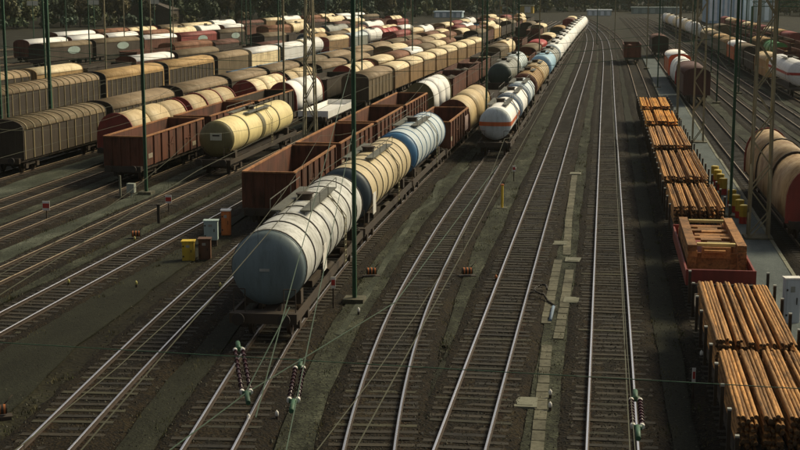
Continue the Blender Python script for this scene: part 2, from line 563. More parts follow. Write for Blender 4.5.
# pale kerb stones along the platform, stone by stone
kerb = obj('kerb', None, kind='structure')
KS = MB().box(-.09, .09, -.95, .95, -.15, .05).mesh('kerb_stone', CONCL)
for i in range(66):
    y = 46 + i * 1.96
    obj('kerb_stone', KS, kerb, (9.0 + .09 if y < 112 else 8.99, y, random.uniform(-.006, .006)), (0, 0, random.uniform(-.006, .006)))
for i in range(66):
    y = 70 + i * 1.96
    obj('kerb_stone', KS, kerb, ((6.95 if y < 112 else 6.75) - .1, y, random.uniform(-.006, .006)), (0, 0, random.uniform(-.006, .006)))
# footpath worn between the tank train and the next track
fp = [(53, -10.15), (60, -10.3), (70, -10.7), (78, -10.9), (84, -11.1), (87, -10.6), (92, -11.0), (97, -11.2), (101, -10.4), (106, -9.9), (112, -9.9), (120, -10.6)]
fpf = curve(fp)
yy = ys(53, 120, 1.0)
sheet('footpath', [(fpf(y) - .17, y) for y in yy], [(fpf(y) + .15, y) for y in yy], -0.045, PALEG, 0.03, 'structure', 20, 0.06)

# concrete cable trough between the two empty tracks: lid by lid
tr = obj('cable_trough', None, kind='structure')
LID = MB().box(-.20, .20, -.485, .485, -.15, -.02).mesh('lid', CONC)
CH = MB().box(-.40, .40, -.55, .55, -.15, .0).box(-.26, .26, -.38, .38, 0, .015).mesh('chamber', CONCL)


def lids(pts):
    for (x0, y0), (x1, y1) in zip(pts, pts[1:]):
        d = math.hypot(x1 - x0, y1 - y0)
        n = max(1, int(d / 0.97))
        for i in range(n):
            t = (i + .5) / n
            obj('lid', LID, tr, (x0 + (x1 - x0) * t + random.uniform(-.01, .01), y0 + (y1 - y0) * t, random.uniform(-.01, .004)), (0, 0, -math.atan2(x1 - x0, y1 - y0) + random.uniform(-.02, .02)))


lids([(-1.66, 36), (-1.75, 41), (-1.95, 52.5)])
lids([(-1.55, 53.5), (-1.5, 60), (-1.45, 67)])
lids([(-2.15, 56), (-2.1, 69.5)])
lids([(-1.72, 70.8), (-1.9, 82), (-2.0, 101)])
for x, y in ((-2.35, 44.9), (-1.15, 60.4), (-2.2, 74.0), (-1.35, 69.5), (-1.95, 102)):
    obj('chamber', CH, tr, (x, y, 0), (0, 0, random.uniform(-.05, .05)))

exec_later = []


# ------------------------------------------------------------------ rolling stock: specs of parts, cached by their parameters
# spec: list of (part name, mesh, local location, rotation, [(sub-part name, mesh, loc)...])
def arch(hw, z0, zs, zt, n=10):
    """arched section: straight sides z0..zs, then a curve up to zt"""
    p = [(-hw, z0), (hw, z0), (hw, zs)]
    for i in range(1, n):
        t = math.pi * i / n
        p.append((hw * math.cos(t), zs + (zt - zs) * math.sin(t) ** 0.85))
    p.append((-hw, zs))
    return p


_c = {}


def cached(key, fn):
    if key not in _c:
        _c[key] = fn()
    return _c[key]


def wheelset():
    b = MB().cyl(-.85, .85, .08, 'x', seg=6)
    for s in (-1, 1):
        b.cyl(s * .75 - .07, s * .75 + .07, .46, 'x', seg=16)
        b.cyl(s * .75 - .09 if s < 0 else s * .75 - .10, s * .75 + .10 if s < 0 else s * .75 + .09, .2, 'x', seg=10)
    return b.mesh('wheelset', WHEEL)


def bogie_frame():
    b = MB()
    for s in (-1, 1):
        b.box(s * 1.0 - .06, s * 1.0 + .06, -1.25, 1.25, .48, .72)
        for y in (-.9, .9):
            b.box(s * 1.04 - .12, s * 1.04 + .12, y - .2, y + .2, .28, .62)
    b.box(-1.0, 1.0, -.25, .25, .45, .7)
    return b.mesh('bogie', UNDER)


def buffer_mesh():
    b = MB().cyl(0, .42, .10, 'y', seg=8)
    b.cyl(.42, .5, .24, 'y', seg=14)
    return b.mesh('buffer', BLACK)


def running_gear(L, bog):
    b = MB()
    b.box(-1.15, 1.15, -L / 2, L / 2, .78, 1.0)
    ends = (-L / 2 + 2.2, L / 2 - 2.2)
    for y in ends:
        for w in ((-.9, .9) if bog else (0,)):
            for s in (-1, 1):
                b.cyl(s * .75 - .07, s * .75 + .07, .46, 'x', c=(0, y + w, .46), seg=10)
                b.box(s * 1.0 - .07, s * 1.0 + .07, y + w - .5, y + w + .5, .3, .8)
    return b.mesh('running_gear', UNDER)


def chassis(L, near, bog=True, w=1.25, z=1.15, mat=UNDER):
    if not near:
        return [('running_gear', cached(('rg', round(L, 1), bog), lambda: running_gear(L, bog)), (0, 0, 0), 0, [])]
    sp = []

    def uf():
        b = MB()
        for s in (-1, 1):
            b.box(s * w - .05, s * w + .05, -L / 2, L / 2, z - .32, z)
        b.box(-.25, .25, -L / 2 + .1, L / 2 - .1, z - .4, z - .1)
        for y in (-L / 2, L / 2):
            b.box(-w - .05, w + .05, y - .08, y + .08, z - .38, z + .02)
        b.box(-.5, .5, -1.2, 1.2, .45, z - .4)
        b.cyl(-.8, .8, .2, 'y', c=(.7, 2, .65), seg=8)
        return b.mesh('underframe', mat)
    sp.append(('underframe', cached(('uf', round(L, 1), w, z, mat.name), uf), (0, 0, 0), 0, []))
    bm, wm, bu = cached('bogie', bogie_frame), cached('ws', wheelset), cached('buf', buffer_mesh)
    for y in (-L / 2 + 2.4, L / 2 - 2.4):
        if bog:
            sp.append(('bogie', bm, (0, y, 0), 0, [('wheelset', wm, (0, -.9, .46)), ('wheelset', wm, (0, .9, .46))]))
        else:
            sp.append(('wheelset', wm, (0, y, .46), 0, []))
    for s in (-1, 1):
        sp.append(('buffer', bu, (s * .875, L / 2, z - .12), 0, []))
        sp.append(('buffer', bu, (s * .875, -L / 2, z - .12), math.pi, []))
    return sp


def spec_tank(L, r, body, end=None, band=None, nb=0, near=True, zc=None, stripe=None, walk=True, collars=None, cols=None, belly=None):
    zc = zc or 1.25 + r
    key = ('tank', L, r, body.name, end and end.name, band and band.name, nb, near, zc, stripe and stripe.name, walk, belly and belly.name)
    sp = list(chassis(L + 1.2, near))
    seg = 40 if near else 18
    h = L / 2
    d = 0.42 * r
    prof = [(-h, 0)] + [(-h + d * (1 - math.cos(a)), r * math.sin(a)) for a in [R(x) for x in (18, 36, 52, 66, 78, 90)]]
    split = len(prof)
    prof2 = [(-y, q) for y, q in prof[::-1]]

    def barrel():
        b = MB()
        b.lathe([prof[-1], prof2[0]], 'y', (0, 0, zc), seg)
        b.lathe(prof2, 'y', (0, 0, zc), seg)
        return b.mesh('tank_barrel', body)
    sp.append(('tank_barrel', cached(key + ('b',), barrel), (0, 0, 0), 0, []))
    sp.append(('tank_end', cached(key + ('e',), lambda: MB().lathe([(y * 1.0, q) for y, q in prof], 'y', (0, 0, zc), seg).mesh('tank_end', end or body)), (0, -.002, 0), 0, []))
    if band and nb:
        bm = cached(('band', r, band.name, seg), lambda: MB().lathe([(-.055, r - .01), (-.055, r + .035), (.055, r + .035), (.055, r - .01)], 'y', (0, 0, 0), seg, smooth=False).mesh('band', band))
        for i in range(nb):
            y = -h + d + .1 + (L - 2 * d - .2) * i / (nb - 1)
            sp.append(('band', bm, (0, y, zc), 0, []))
    if collars:
        for (y0, y1, cm) in collars:
            cmesh = cached(('col', r, cm.name, round(y1 - y0, 2), seg), lambda: MB().lathe([(0, r - .01), (0, r + .045), (y1 - y0, r + .045), (y1 - y0, r - .01)], 'y', (0, 0, 0), seg, smooth=False).mesh('collar', cm))
            sp.append(('collar', cmesh, (0, y0, zc), 0, []))
    if stripe:
        def st():
            b = MB()
            n = 9
            for e in (1.004,):
                for s in (-1, 1):
                    b.box(s * (r + .004) - .004, s * (r + .004) + .004, -h + d, h - d, zc - .16, zc + .16)
            # around the front dish
            pts = []
            for k in range(13):
                a = math.pi * k / 12
                x = -math.cos(a) * (r + .012)
                q = max(0, 1 - (x / (r + .012)) ** 2)
                y = -h + d - d * math.sqrt(q) - .02
                pts.append((x, y))
            for (xa, ya), (xb, yb) in zip(pts, pts[1:]):
                i = len(b.v)
                b.v += [(xa, ya, zc - .16), (xb, yb, zc - .16), (xb, yb, zc + .16), (xa, ya, zc + .16)]
                b.face([i, i + 1, i + 2, i + 3])
            return b.mesh('stripe', stripe)
        sp.append(('stripe', cached(key + ('s',), st), (0, 0, 0), 0, []))

    if zc - r * .72 > 1.1:
        sdm = cached(('saddle', r, zc), lambda: MB().box(-1.1, 1.1, -.25, .25, 1.1, zc - r * .72).mesh('saddle', UNDER))
        for y in (-h + 1.6, h - 1.6):
            sp.append(('saddle', sdm, (0, y, 0), 0, []))
    if near:
        # weld seam and rim bar on each dished end, headstock rail and end ladder
        sm_ = cached(('seam', r), lambda: MB().lathe([(-.02, r * .94), (-.02, r * .99 + .02), (.03, r + .012), (.03, r - .02)], 'y', seg=40, smooth=False).mesh('weld_seam', end or body))
        sp.append(('weld_seam', sm_, (0, -h + d - .03, zc), 0, []))

        def erail():
            b = MB()
            e = -h - .35
            for s in (-1, 1):
                b.bar((s * 1.2, e, 1.1), (s * 1.2, e, 2.05), .025)
                b.bar((s * .75, e, 1.1), (s * .75, e, 2.05), .025)
                b.bar((s * 1.2, e, 2.05), (s * .75, e, 2.05), .025)
                b.bar((s * 1.2, e, 1.6), (s * .75, e, 1.6), .02)
            b.box(-1.25, 1.25, e - .12, e + .2, 1.1, 1.16)
            return b.mesh('end_platform', UNDER)
        sp.append(('end_platform', cached(('erail', L), erail), (0, 0, 0), 0, []))

    def dome():
        return MB().cyl(0, .28, .34, 'z', seg=12).cyl(.28, .34, .4, 'z', seg=12).mesh('manhole', UNDER)
    sp.append(('manhole', cached('manhole', dome), (0, 0, zc + r - .05), 0, []))
    if walk:
        def wk():
            b = MB()
            l = 3.4 if near else 2.0
            b.box(-.85, -.4, -l, l, zc + r + .0, zc + r + .06)
            b.box(.4, .85, -l, l, zc + r + .0, zc + r + .06)
            if near:
                for s in (-1, 1):
                    for y in (-l, -l / 3, l / 3, l):
                        b.bar((s * .85, y, zc + r), (s * .85, y, zc + r + .5), .02)
                        b.bar((s * .6, y, zc + r * .9), (s * .6, y, zc + r + .02), .03)
                    b.bar((s * .85, -l, zc + r + .5), (s * .85, l, zc + r + .5), .02)
            return b.mesh('walkway', paint((0.13, 0.13, 0.10), (0.05, 0.045, 0.03), 0.5))
        sp.append(('walkway', cached(('wk', r, zc, near), wk), (0, 0, 0), 0, []))
    if near:
        def lad():
            b = MB()
            x = r + .16
            for y in (-.22, .22):
                b.bar((x, y, 1.1), (x, y, zc + .35 * r), .025)
                b.bar((x, y, zc + .35 * r), (.85, y, zc + r + .05), .025)
            for k in range(9):
                z = 1.2 + k * (zc + .3 * r - 1.2) / 8
                b.bar((x, -.22, z), (x, .22, z), .018)
            return b.mesh('ladder', STEELG)
        sp.append(('ladder', cached(('lad', r, zc), lad), (0, 1.2, 0), 0, []))
    return sp


def spec_open(L, wall, near=True, H=1.95, load=None, inner=None, rim=None):
    hw, z0 = 1.42, 1.15
    z1 = z0 + H
    key = ('open', L, wall.name, near, H, load and load.name)
    sp = list(chassis(L + 1.0, near))
    rim = rim or wall
    sp.append(('floor', cached(key + ('f',), lambda: MB().box(-hw + .05, hw - .05, -L / 2 + .05, L / 2 - .05, z0, z0 + .06).mesh('floor', inner or P['brown'])), (0, 0, 0), 0, []))
    side = cached(key + ('s',), lambda: MB().box(-.025, .025, -L / 2, L / 2, z0 - .05, z1).mesh('side_wall', wall))
    endm = cached(key + ('e',), lambda: MB().box(-hw, hw, -.025, .025, z0 - .1, z1 + .02).mesh('end_wall', wall))
    top = cached(key + ('t', rim.name), lambda: MB().box(-.07, .07, -L / 2 - .03, L / 2 + .03, z1, z1 + .1).mesh('top_rail', rim))
    rib = cached(('rib', H, wall.name), lambda: MB().box(-.05, .05, -.075, .075, z0 - .05, z1).mesh('rib', wall))
    erib = cached(('erib', H, wall.name), lambda: MB().box(-.06, .06, -.04, .04, z0 - .1, z1).mesh('rib', wall))
    etop = cached(key + ('et', rim.name), lambda: MB().box(-hw - .07, hw + .07, -.06, .06, z1 + .021, z1 + .10).mesh('top_rail', rim))
    for s in (-1, 1):
        sp.append(('side_wall', side, (s * hw, 0, 0), 0, []))
        sp.append(('top_rail', top, (s * (hw + .02), 0, 0), 0, []))
        sp.append(('end_wall', endm, (0, s * (L / 2 + .03), 0), 0, []))
        if near:
            sp.append(('top_rail', etop, (0, s * (L / 2 + .12), 0), 0, []))
            n = max(4, int(L / 1.45))
            for i in range(n):
                y = -L / 2 + .08 + (L - .16) * i / (n - 1)
                sp.append(('rib', rib, (s * (hw + .076), y, 0), 0, []))
            pm = cached(('oplate',), lambda: MB().box(-.012, .012, -.42, .42, -.16, .16).mesh('plate', paint((0.42, 0.38, 0.28), (0.12, 0.07, 0.04), 0.6)))
            sp.append(('plate', pm, (s * (hw + .04), -L / 2 + 1.0, 1.75), 0, []))
            sp.append(('plate', pm, (s * (hw + .04), L / 2 - 2.4, 1.5), 0, []))
            hb_ = cached(('obar', wall.name), lambda: MB().bar((0, -.55, -.4), (0, .55, .45), .03).bar((0, -.6, 0), (0, .6, 0), .04).mesh('door_bar', wall))
            for y in (-1.3, 2.9):
                sp.append(('door_bar', hb_, (s * (hw + .06), y, 2.1), 0, []))
            for x in (-.95, -.32, .32, .95):
                sp.append(('rib', erib, (x, s * (L / 2 + .096), 0), 0, []))
    if load:
        def ld():
            rnd = random.Random(3)
            b = MB()
            nx, ny = 5, int(L * 1.5)
            for j in range(ny + 1):
                for i in range(nx + 1):
                    x = -hw + .06 + (2 * hw - .12) * i / nx
                    y = -L / 2 + .08 + (L - .16) * j / ny
                    b.v.append((x, y, z0 + H * .55 + rnd.uniform(0, .55)))
            for j in range(ny):
                for i in range(nx):
                    k = j * (nx + 1) + i
                    b.face([k, k + 1, k + nx + 2, k + nx + 1])
            return b.mesh('load', load)
        sp.append(('load', cached(key + ('l',), ld), (0, 0, 0), 0, []))
    return sp


def spec_cover(L, side, roof, end=None, near=True, ribs=0, roofribs=0, ribm=None, frame=None, H=3.85, split=False, bog=True):
    """covered van with rounded roof; near ones get ribs and sliding wall frames"""
    hw, z0, zs = 1.43, 1.0, H - .75
    key = ('cov', L, side.name, roof.name, end and end.name, near, ribs, H)
    sp = list(chassis(L + 1.0, near, bog))
    body = cached(key + ('b',), lambda: MB().box(-hw, hw, -L / 2, L / 2, z0, zs).mesh('body', side))
    sp.append(('body', body, (0, 0, 0), 0, []))
    sec = arch(hw + .04, zs + .002, zs + .06, H, 12)
    sp.append(('roof', cached(key + ('r',), lambda: MB().extrude_y(sec, -L / 2 - .05, L / 2 + .05, 0, True).mesh('roof', roof)), (0, 0, 0), 0, []))
    em = end or side
    esec = arch(hw + .07, z0 - .02, zs + .06, H + .04, 12)
    endm = cached(key + ('e', em.name), lambda: MB().extrude_y(esec, -.05, .05, 0).mesh('end_wall', em))
    for s in (-1, 1):
        sp.append(('end_wall', endm, (0, s * (L / 2 + .105), 0), 0, []))
    if ribs:
        rm = cached(('crib', (ribm or side).name, H), lambda: MB().box(-.03, .03, -.07, .07, z0 + .02, zs - .02).mesh('rib', ribm or side))
        for s in (-1, 1):
            for i in range(ribs):
                y = -L / 2 + .15 + (L - .3) * i / (ribs - 1)
                sp.append(('rib', rm, (s * (hw + .032), y, 0), 0, []))
    if roofribs:
        o, inn = arch(hw + .09, zs + .07, zs + .08, H + .05, 12), None
        rr = cached(('rrib', (ribm or roof).name, H), lambda: MB().extrude_y(o, -.07, .07, 0, False).mesh('roof_rib', ribm or roof))
        for i in range(roofribs):
            y = -L / 2 + .5 + (L - 1.0) * i / (roofribs - 1)
            sp.append(('roof_rib', rr, (0, y, 0), 0, []))
    if frame:
        fm = cached(('cfr', frame.name, H), lambda: MB().box(-.04, .04, -.14, .14, z0, zs + .02).mesh('corner_post', frame))
        for s in (-1, 1):
            for y in (-L / 2 + .15, L / 2 - .15):
                sp.append(('corner_post', fm, (s * (hw + .043), y, 0), 0, []))
        fh = cached(('cfh', frame.name, H, L), lambda: MB().box(-.035, .035, -L / 2 + .3, L / 2 - .3, zs - .22, zs).mesh('side_rail', frame))
        for s in (-1, 1):
            sp.append(('side_rail', fh, (s * (hw + .037), 0, 0), 0, []))
    return sp


def spec_hood(L, hood, end, near=True, nsec=3, H=3.7, hood2=None, rib=None):
    """coil wagon: telescopic arched hoods between arched end walls"""
    hw, z0 = 1.38, 1.1
    key = ('hood', L, hood.name, end.name, near, nsec, H)
    sp = list(chassis(L + 1.0, near))
    for i in range(nsec):
        y0, y1 = -L / 2 + .1 + (L - .2) * i / nsec, -L / 2 + .1 + (L - .2) * (i + 1) / nsec
        k = 0.06 if i % 2 else 0.0
        hm = hood2 if (hood2 and i % 2) else hood
        m = cached(key + (i, hm.name), lambda: MB().extrude_y(arch(hw + k, z0, 1.9, H + k, 14), -(y1 - y0) / 2 - k, (y1 - y0) / 2 + k, 0, True).mesh('hood', hm))
        sp.append(('hood', m, (0, (y0 + y1) / 2, 0), 0, []))
        if rib and i:
            rb = cached(('hrib', rib.name, H), lambda: MB().extrude_y(arch(hw + .13, z0 - .02, 1.9, H + .13, 14), -.09, .09, 0, False).mesh('hood_rib', rib))
            sp.append(('hood_rib', rb, (0, y0 - .02, 0), 0, []))
    em = cached(key + ('e',), lambda: MB().extrude_y(arch(hw + .1, z0 - .1, 1.9, H + .1, 14), -.07, .07, 0).mesh('end_wall', end))
    for s in (-1, 1):
        sp.append(('end_wall', em, (0, s * L / 2, 0), 0, []))
    return sp


def spec_flat(L, deck, near=True, sides=None, h=.45, stakes=0, stakem=None, ends=None):
    key = ('flat', L, deck.name, near, sides and sides.name, h)
    sp = list(chassis(L + 1.0, near))
    sp.append(('deck', cached(key + ('d',), lambda: MB().box(-1.36, 1.36, -L / 2, L / 2, 1.0, 1.22).mesh('deck', deck)), (0, 0, 0), 0, []))
    if sides:
        sm = cached(key + ('s',), lambda: MB().box(-.04, .04, -L / 2, L / 2, 1.0, 1.22 + h).mesh('side_board', sides))
        em = cached(key + ('e',), lambda: MB().box(-1.44, 1.44, -.05, .05, 1.0, 1.3 + h).mesh('end_board', sides))
        for s in (-1, 1):
            sp.append(('side_board', sm, (s * 1.402, 0, 0), 0, []))
            sp.append(('end_board', em, (0, s * (L / 2 + .052), 0), 0, []))
    if ends:
        em = cached(key + ('ew',), lambda: MB().box(-1.38, 1.38, -.05, .05, 1.0, 2.75).mesh('end_wall', ends))
        for s in (-1, 1):
            sp.append(('end_wall', em, (0, s * (L / 2 + .053), 0), 0, []))
    if stakes:
        st = cached(('stake', stakem.name), lambda: MB().box(-.05, .05, -.07, .07, 1.0, 2.28).box(-.055, .055, -.075, .075, 2.281, 2.33, 1).mesh('stake', stakem, P['grey']))
        for s in (-1, 1):
            for i in range(stakes):
                y = -L / 2 + .5 + (L - 1.0) * i / (stakes - 1)
                sp.append(('stake', st, (s * 1.5, y, 0), 0, []))
    return sp


def place(name, spec, key, y0, y1, label, cat, group, z=0.18):
    f = TR[key]
    y = (y0 + y1) / 2
    root = thing(name, label, cat, (f(y), y, z), heading(f, y), group)
    for pn, me, loc, rz, subs in spec:
        o = obj(pn, me, root, loc, (0, 0, rz))
        for sn, sm, sl in subs:
            obj(sn, sm, o, sl)
    return root


CAT = {'tank': ('tank_wagon', 'tank wagon'), 'open': ('open_wagon', 'open wagon'), 'cover': ('covered_wagon', 'covered wagon'), 'hood': ('hood_wagon', 'hood wagon'), 'flat': ('flat_wagon', 'flat wagon')}
ORD = 'first second third fourth fifth sixth seventh eighth ninth tenth eleventh twelfth thirteenth fourteenth fifteenth sixteenth seventeenth eighteenth nineteenth twentieth'.split()

# paints of the rolling stock
P = {
    'slate': paint((0.125, 0.170, 0.180), (0.05, 0.062, 0.056), 0.45, 0.5, streak=True),
    'insul': paint((0.56, 0.56, 0.52), (0.12, 0.115, 0.085), 0.68, 0.42, scale=1.3),
    'beige': paint((0.5500, 0.4510, 0.2640), (0.1980, 0.1430, 0.0660), 0.5, 0.45),
    'paleblue': paint((0.6050, 0.6820, 0.7040), (0.2420, 0.2640, 0.2420), 0.5, 0.45),
    'darkblue': paint((0.022, 0.04, 0.055), (0.02, 0.02, 0.02), 0.4, 0.5),
    'blue': paint((0.06, 0.19, 0.36), (0.05, 0.07, 0.08), 0.4, 0.45),
    'skyblue': paint((0.32, 0.52, 0.66), (0.15, 0.18, 0.18), 0.4, 0.45),
    'brown': paint((0.115, 0.032, 0.011), (0.035, 0.015, 0.007), 0.75, 0.7),
    'brownrim': paint((0.40, 0.18, 0.065), (0.10, 0.04, 0.015), 0.6, 0.7),
    'dbrown': paint((0.0336, 0.0208, 0.0080), (0.0160, 0.0104, 0.0048), 0.5, 0.7),
    'khaki': paint((0.1368, 0.0956, 0.0432), (0.0513, 0.0344, 0.0144), 0.5, 0.7),
    'ribk': paint((0.20, 0.155, 0.075), (0.07, 0.05, 0.025), 0.5, 0.7),
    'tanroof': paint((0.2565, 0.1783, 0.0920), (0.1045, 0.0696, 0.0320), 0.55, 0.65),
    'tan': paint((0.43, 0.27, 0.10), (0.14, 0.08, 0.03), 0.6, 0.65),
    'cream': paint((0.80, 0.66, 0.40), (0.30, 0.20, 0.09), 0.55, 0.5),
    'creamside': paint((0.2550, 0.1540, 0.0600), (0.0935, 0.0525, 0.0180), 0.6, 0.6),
    'white': paint((0.82, 0.81, 0.77), (0.40, 0.36, 0.27), 0.25, 0.5),
    'red': paint((0.2250, 0.0280, 0.0153), (0.0675, 0.0180, 0.0108), 0.45, 0.6),
    'bred': paint((0.42, 0.035, 0.025), (0.15, 0.02, 0.015), 0.35, 0.5),
    'orange': paint((0.60, 0.13, 0.025), (0.2, 0.06, 0.02), 0.35, 0.5),
    'yellowtank': paint((0.7392, 0.6160, 0.2912), (0.2912, 0.2128, 0.0784), 0.45, 0.45),
    'olive': paint((0.15, 0.13, 0.05), (0.07, 0.055, 0.02), 0.4, 0.5),
    'green': paint((0.05, 0.22, 0.05), (0.03, 0.06, 0.02), 0.3, 0.5),
    'dgreen': paint((0.025, 0.045, 0.035), (0.015, 0.02, 0.015), 0.4, 0.5),
    'grey': paint((0.30, 0.31, 0.27), (0.12, 0.11, 0.08), 0.5, 0.5),
    'hoodtan': paint((0.5264, 0.4032, 0.2128), (0.2240, 0.1456, 0.0672), 0.5, 0.55),
    'black': BLACK,
    'maroon': paint((0.075, 0.022, 0.012), (0.025, 0.012, 0.008), 0.6, 0.65),
    'rusttan': paint((0.42, 0.30, 0.16), (0.16, 0.085, 0.035), 0.75, 0.6, scale=1.4),
    'rust': paint((0.20, 0.075, 0.025), (0.06, 0.025, 0.01), 0.65, 0.7),
}


def train(key, phrase, items, near_to=135):
    """items: (type, y0, y1, dict, description)"""
    for i, (typ, y0, y1, kw, desc) in enumerate(items):
        L = y1 - y0
        near = y0 < near_to
        k2 = {a: (P[b] if isinstance(b, str) else b) for a, b in kw.items()}
        sp = {'tank': spec_tank, 'open': spec_open, 'cover': spec_cover, 'hood': spec_hood, 'flat': spec_flat}[typ](L, near=near, **k2)
        nm, cat = CAT[typ]
        lab = f'{desc}, {ORD[i]} {phrase}' if phrase else desc
        yield place(nm, sp, key, y0, y1, lab, cat, f'freight wagons {phrase}' if phrase and len(items) > 1 else None)


def run(*a, **k):
    return list(train(*a, **k))


# tank train on the track left of the centre
tk = run('T', 'in train on tank track', [
    ('tank', 51.0, 68.0, dict(r=1.45, body='insul', end='slate', band='black', nb=9), 'white banded tank wagon with slate blue end'),
    ('tank', 69.8, 85.8, dict(r=1.42, body='beige', end='darkblue', band='black', nb=9), 'beige banded tank wagon with dark end'),
    ('tank', 87.6, 103.0, dict(r=1.42, body='paleblue', end='blue', band='blue', nb=8), 'pale blue white tank wagon with blue bands'),
    ('open', 104.8, 117.0, dict(wall='brown', rim='brownrim'), 'brown ribbed open wagon behind pale blue tank'),
    ('hood', 118.6, 138.0, dict(hood='hoodtan', end='brown', H=3.6), 'tan three section hood wagon'),
    ('flat', 140.0, 163.0, dict(deck='dbrown', sides='dbrown', h=.7), 'dark low sided wagon'),
    ('tank', 165.5, 180.0, dict(r=1.42, body='grey', end='dgreen', band='white', nb=6), 'grey banded tank wagon with dark green end'),
    ('tank', 181.8, 196.0, dict(r=1.42, body='paleblue', end='grey', band='grey', nb=6), 'pale grey tank wagon with bands'),
    ('open', 198, 212, dict(wall='brown', load='tan'), 'brown open wagon filled with tan scrap'),
    ('cover', 213.5, 229, dict(side='brown', roof='khaki'), 'brown covered wagon with khaki roof'),
    ('cover', 231, 245, dict(side='bred', roof='bred'), 'bright red covered wagon'),
    ('open', 247, 261, dict(wall='khaki', load='grey'), 'khaki open wagon with grey load'),
    ('cover', 263, 278, dict(side='brown', roof='cream'), 'brown covered wagon with cream roof'),
    ('open', 296, 310, dict(wall='dgreen', load='khaki'), 'dark green open wagon'),
    ('cover', 312, 326, dict(side='khaki', roof='tan'), 'khaki covered wagon with tan roof'),
    ('cover', 380, 396, dict(side='red', roof='brown'), 'dull red covered wagon far back'),
    ('cover', 398, 414, dict(side='brown', roof='cream'), 'brown covered wagon with pale roof far back'),
])
# chemical train on the next track to the right
ch = run('B', 'in train led by orange striped tank', [
    ('tank', 109.5, 121.0, dict(r=1.27, body='white', end='paleblue', stripe=P['orange'], zc=2.55, collars=[(1.6, 2.2, BLUEGREY)]), 'white gas tank wagon with orange stripe'),
    ('tank', 122.6, 133.0, dict(r=1.3, body='white', end=BLUEGREY, collars=[(-4.3, -3.4, BLUEGREY)]), 'white tank wagon with blue grey end'),
    ('tank', 134.6, 145.5, dict(r=1.3, body='paleblue', end=BLUEGREY, collars=[(-4.3, -3.6, BLUEGREY), (1.0, 1.6, BLUEGREY)]), 'pale blue tank wagon with blue grey collars'),
    ('tank', 147.5, 160.0, dict(r=1.42, body='tan', end='brown', band='brown', nb=7), 'tan banded tank wagon'),
    ('tank', 162.0, 176.0, dict(r=1.42, body='hoodtan', end='tan', band='khaki', nb=6), 'pale tan banded tank wagon'),
    ('tank', 182.0, 196.0, dict(r=1.5, body='skyblue', end='skyblue'), 'light blue tank wagon'),
    ('tank', 198.0, 211.0, dict(r=1.45, body='grey', end='grey', band='black', nb=4), 'grey tank wagon behind light blue one'),
] + [('tank', 214 + i * 15.6, 228.4 + i * 15.6, dict(r=1.5, body='white', end=('paleblue', 'white', 'white')[i % 3]), ('white tank wagon with pale blue end', 'plain white tank wagon', 'plain white tank wagon')[i % 3]) for i in range(12)])
# empty open wagons
run('0', 'in train of brown open wagons', [
    ('open', 75.2, 88.0, dict(wall='brown', rim='brownrim'), 'brown ribbed open wagon beside slate ended tank'),
    ('open', 89.6, 102.4, dict(wall='brown', rim='brownrim'), 'empty brown ribbed open wagon'),
    ('open', 104.0, 117.0, dict(wall='brown', rim='brownrim'), 'empty brown ribbed open wagon'),
    ('open', 118.6, 132.0, dict(wall='brown', rim='brownrim'), 'empty brown ribbed open wagon'),
    ('hood', 137.0, 151.0, dict(hood='white', end='olive'), 'white hood wagon with olive end'),
    ('open', 153, 166, dict(wall='brown', load='dbrown'), 'brown open wagon of dark scrap'),
    ('open', 167.6, 181, dict(wall='brown', load='dbrown'), 'brown open wagon of dark scrap'),
    ('open', 182.6, 196, dict(wall='brown', load='brown'), 'brown open wagon of rusty scrap'),
    ('open', 197.6, 211, dict(wall='dbrown', load='khaki'), 'dark open wagon'),
    ('cover', 213, 228, dict(side='khaki', roof='khaki'), 'khaki covered wagon'),
    ('tank', 230, 244, dict(r=1.4, body='cream', end='tan'), 'cream tank wagon'),
    ('open', 258, 272, dict(wall='brown', load='brown'), 'brown loaded open wagon'),
    ('open', 310, 324, dict(wall='brown', load='brown'), 'brown loaded open wagon far back'),
    ('cover', 326, 341, dict(side='khaki', roof='cream'), 'khaki wagon with cream roof'),
])
g2 = run('2', 'in train behind olive ended tank', [
    ('tank', 95.8, 115.0, dict(r=1.28, body='yellowtank', end='olive', zc=2.55, collars=[(-1.0, -.1, P['olive']), (4.2, 4.4, P['olive']), (-5.2, -5.0, P['olive'])]), 'cream tank wagon with olive end'),
    ('flat', 128, 141, dict(deck='white', sides='white', h=.4), 'low wagon under white sheet'),
    ('cover', 148.5, 163.5, dict(side='khaki', roof='tanroof', end='dbrown', ribs=8, ribm='ribk'), 'khaki covered wagon with dark end'),
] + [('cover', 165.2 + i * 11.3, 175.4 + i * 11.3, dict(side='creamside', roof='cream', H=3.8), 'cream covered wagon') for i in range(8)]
    )
run('3', 'in train led by rusty open wagons', [
    ('open', 91.5, 104.8, dict(wall='brown', rim='brownrim'), 'rusty brown open wagon beside green mast'),
    ('open', 106.6, 119.6, dict(wall='brown', rim='brownrim'), 'rusty brown open wagon'),
    ('open', 121.2, 134, dict(wall='dbrown', rim='brownrim'), 'dark brown open wagon'),
    ('hood', 135.6, 147.6, dict(hood='white', end='red'), 'cream white hood wagon with red end'),
    ('open', 149.4, 162, dict(wall='dbrown', load='dbrown'), 'dark brown open wagon of scrap'),
    ('hood', 164, 177.6, dict(hood='cream', end='red'), 'cream hood wagon with dark red end'),
    ] + [('cover', 179 + i * 12.2, 190 + i * 12.2, dict(side='creamside', roof=('cream', 'rust', 'white', 'khaki')[i % 4]), ('cream roofed', 'rust roofed', 'white roofed', 'khaki roofed')[i % 4] + ' covered wagon') for i in range(6)])
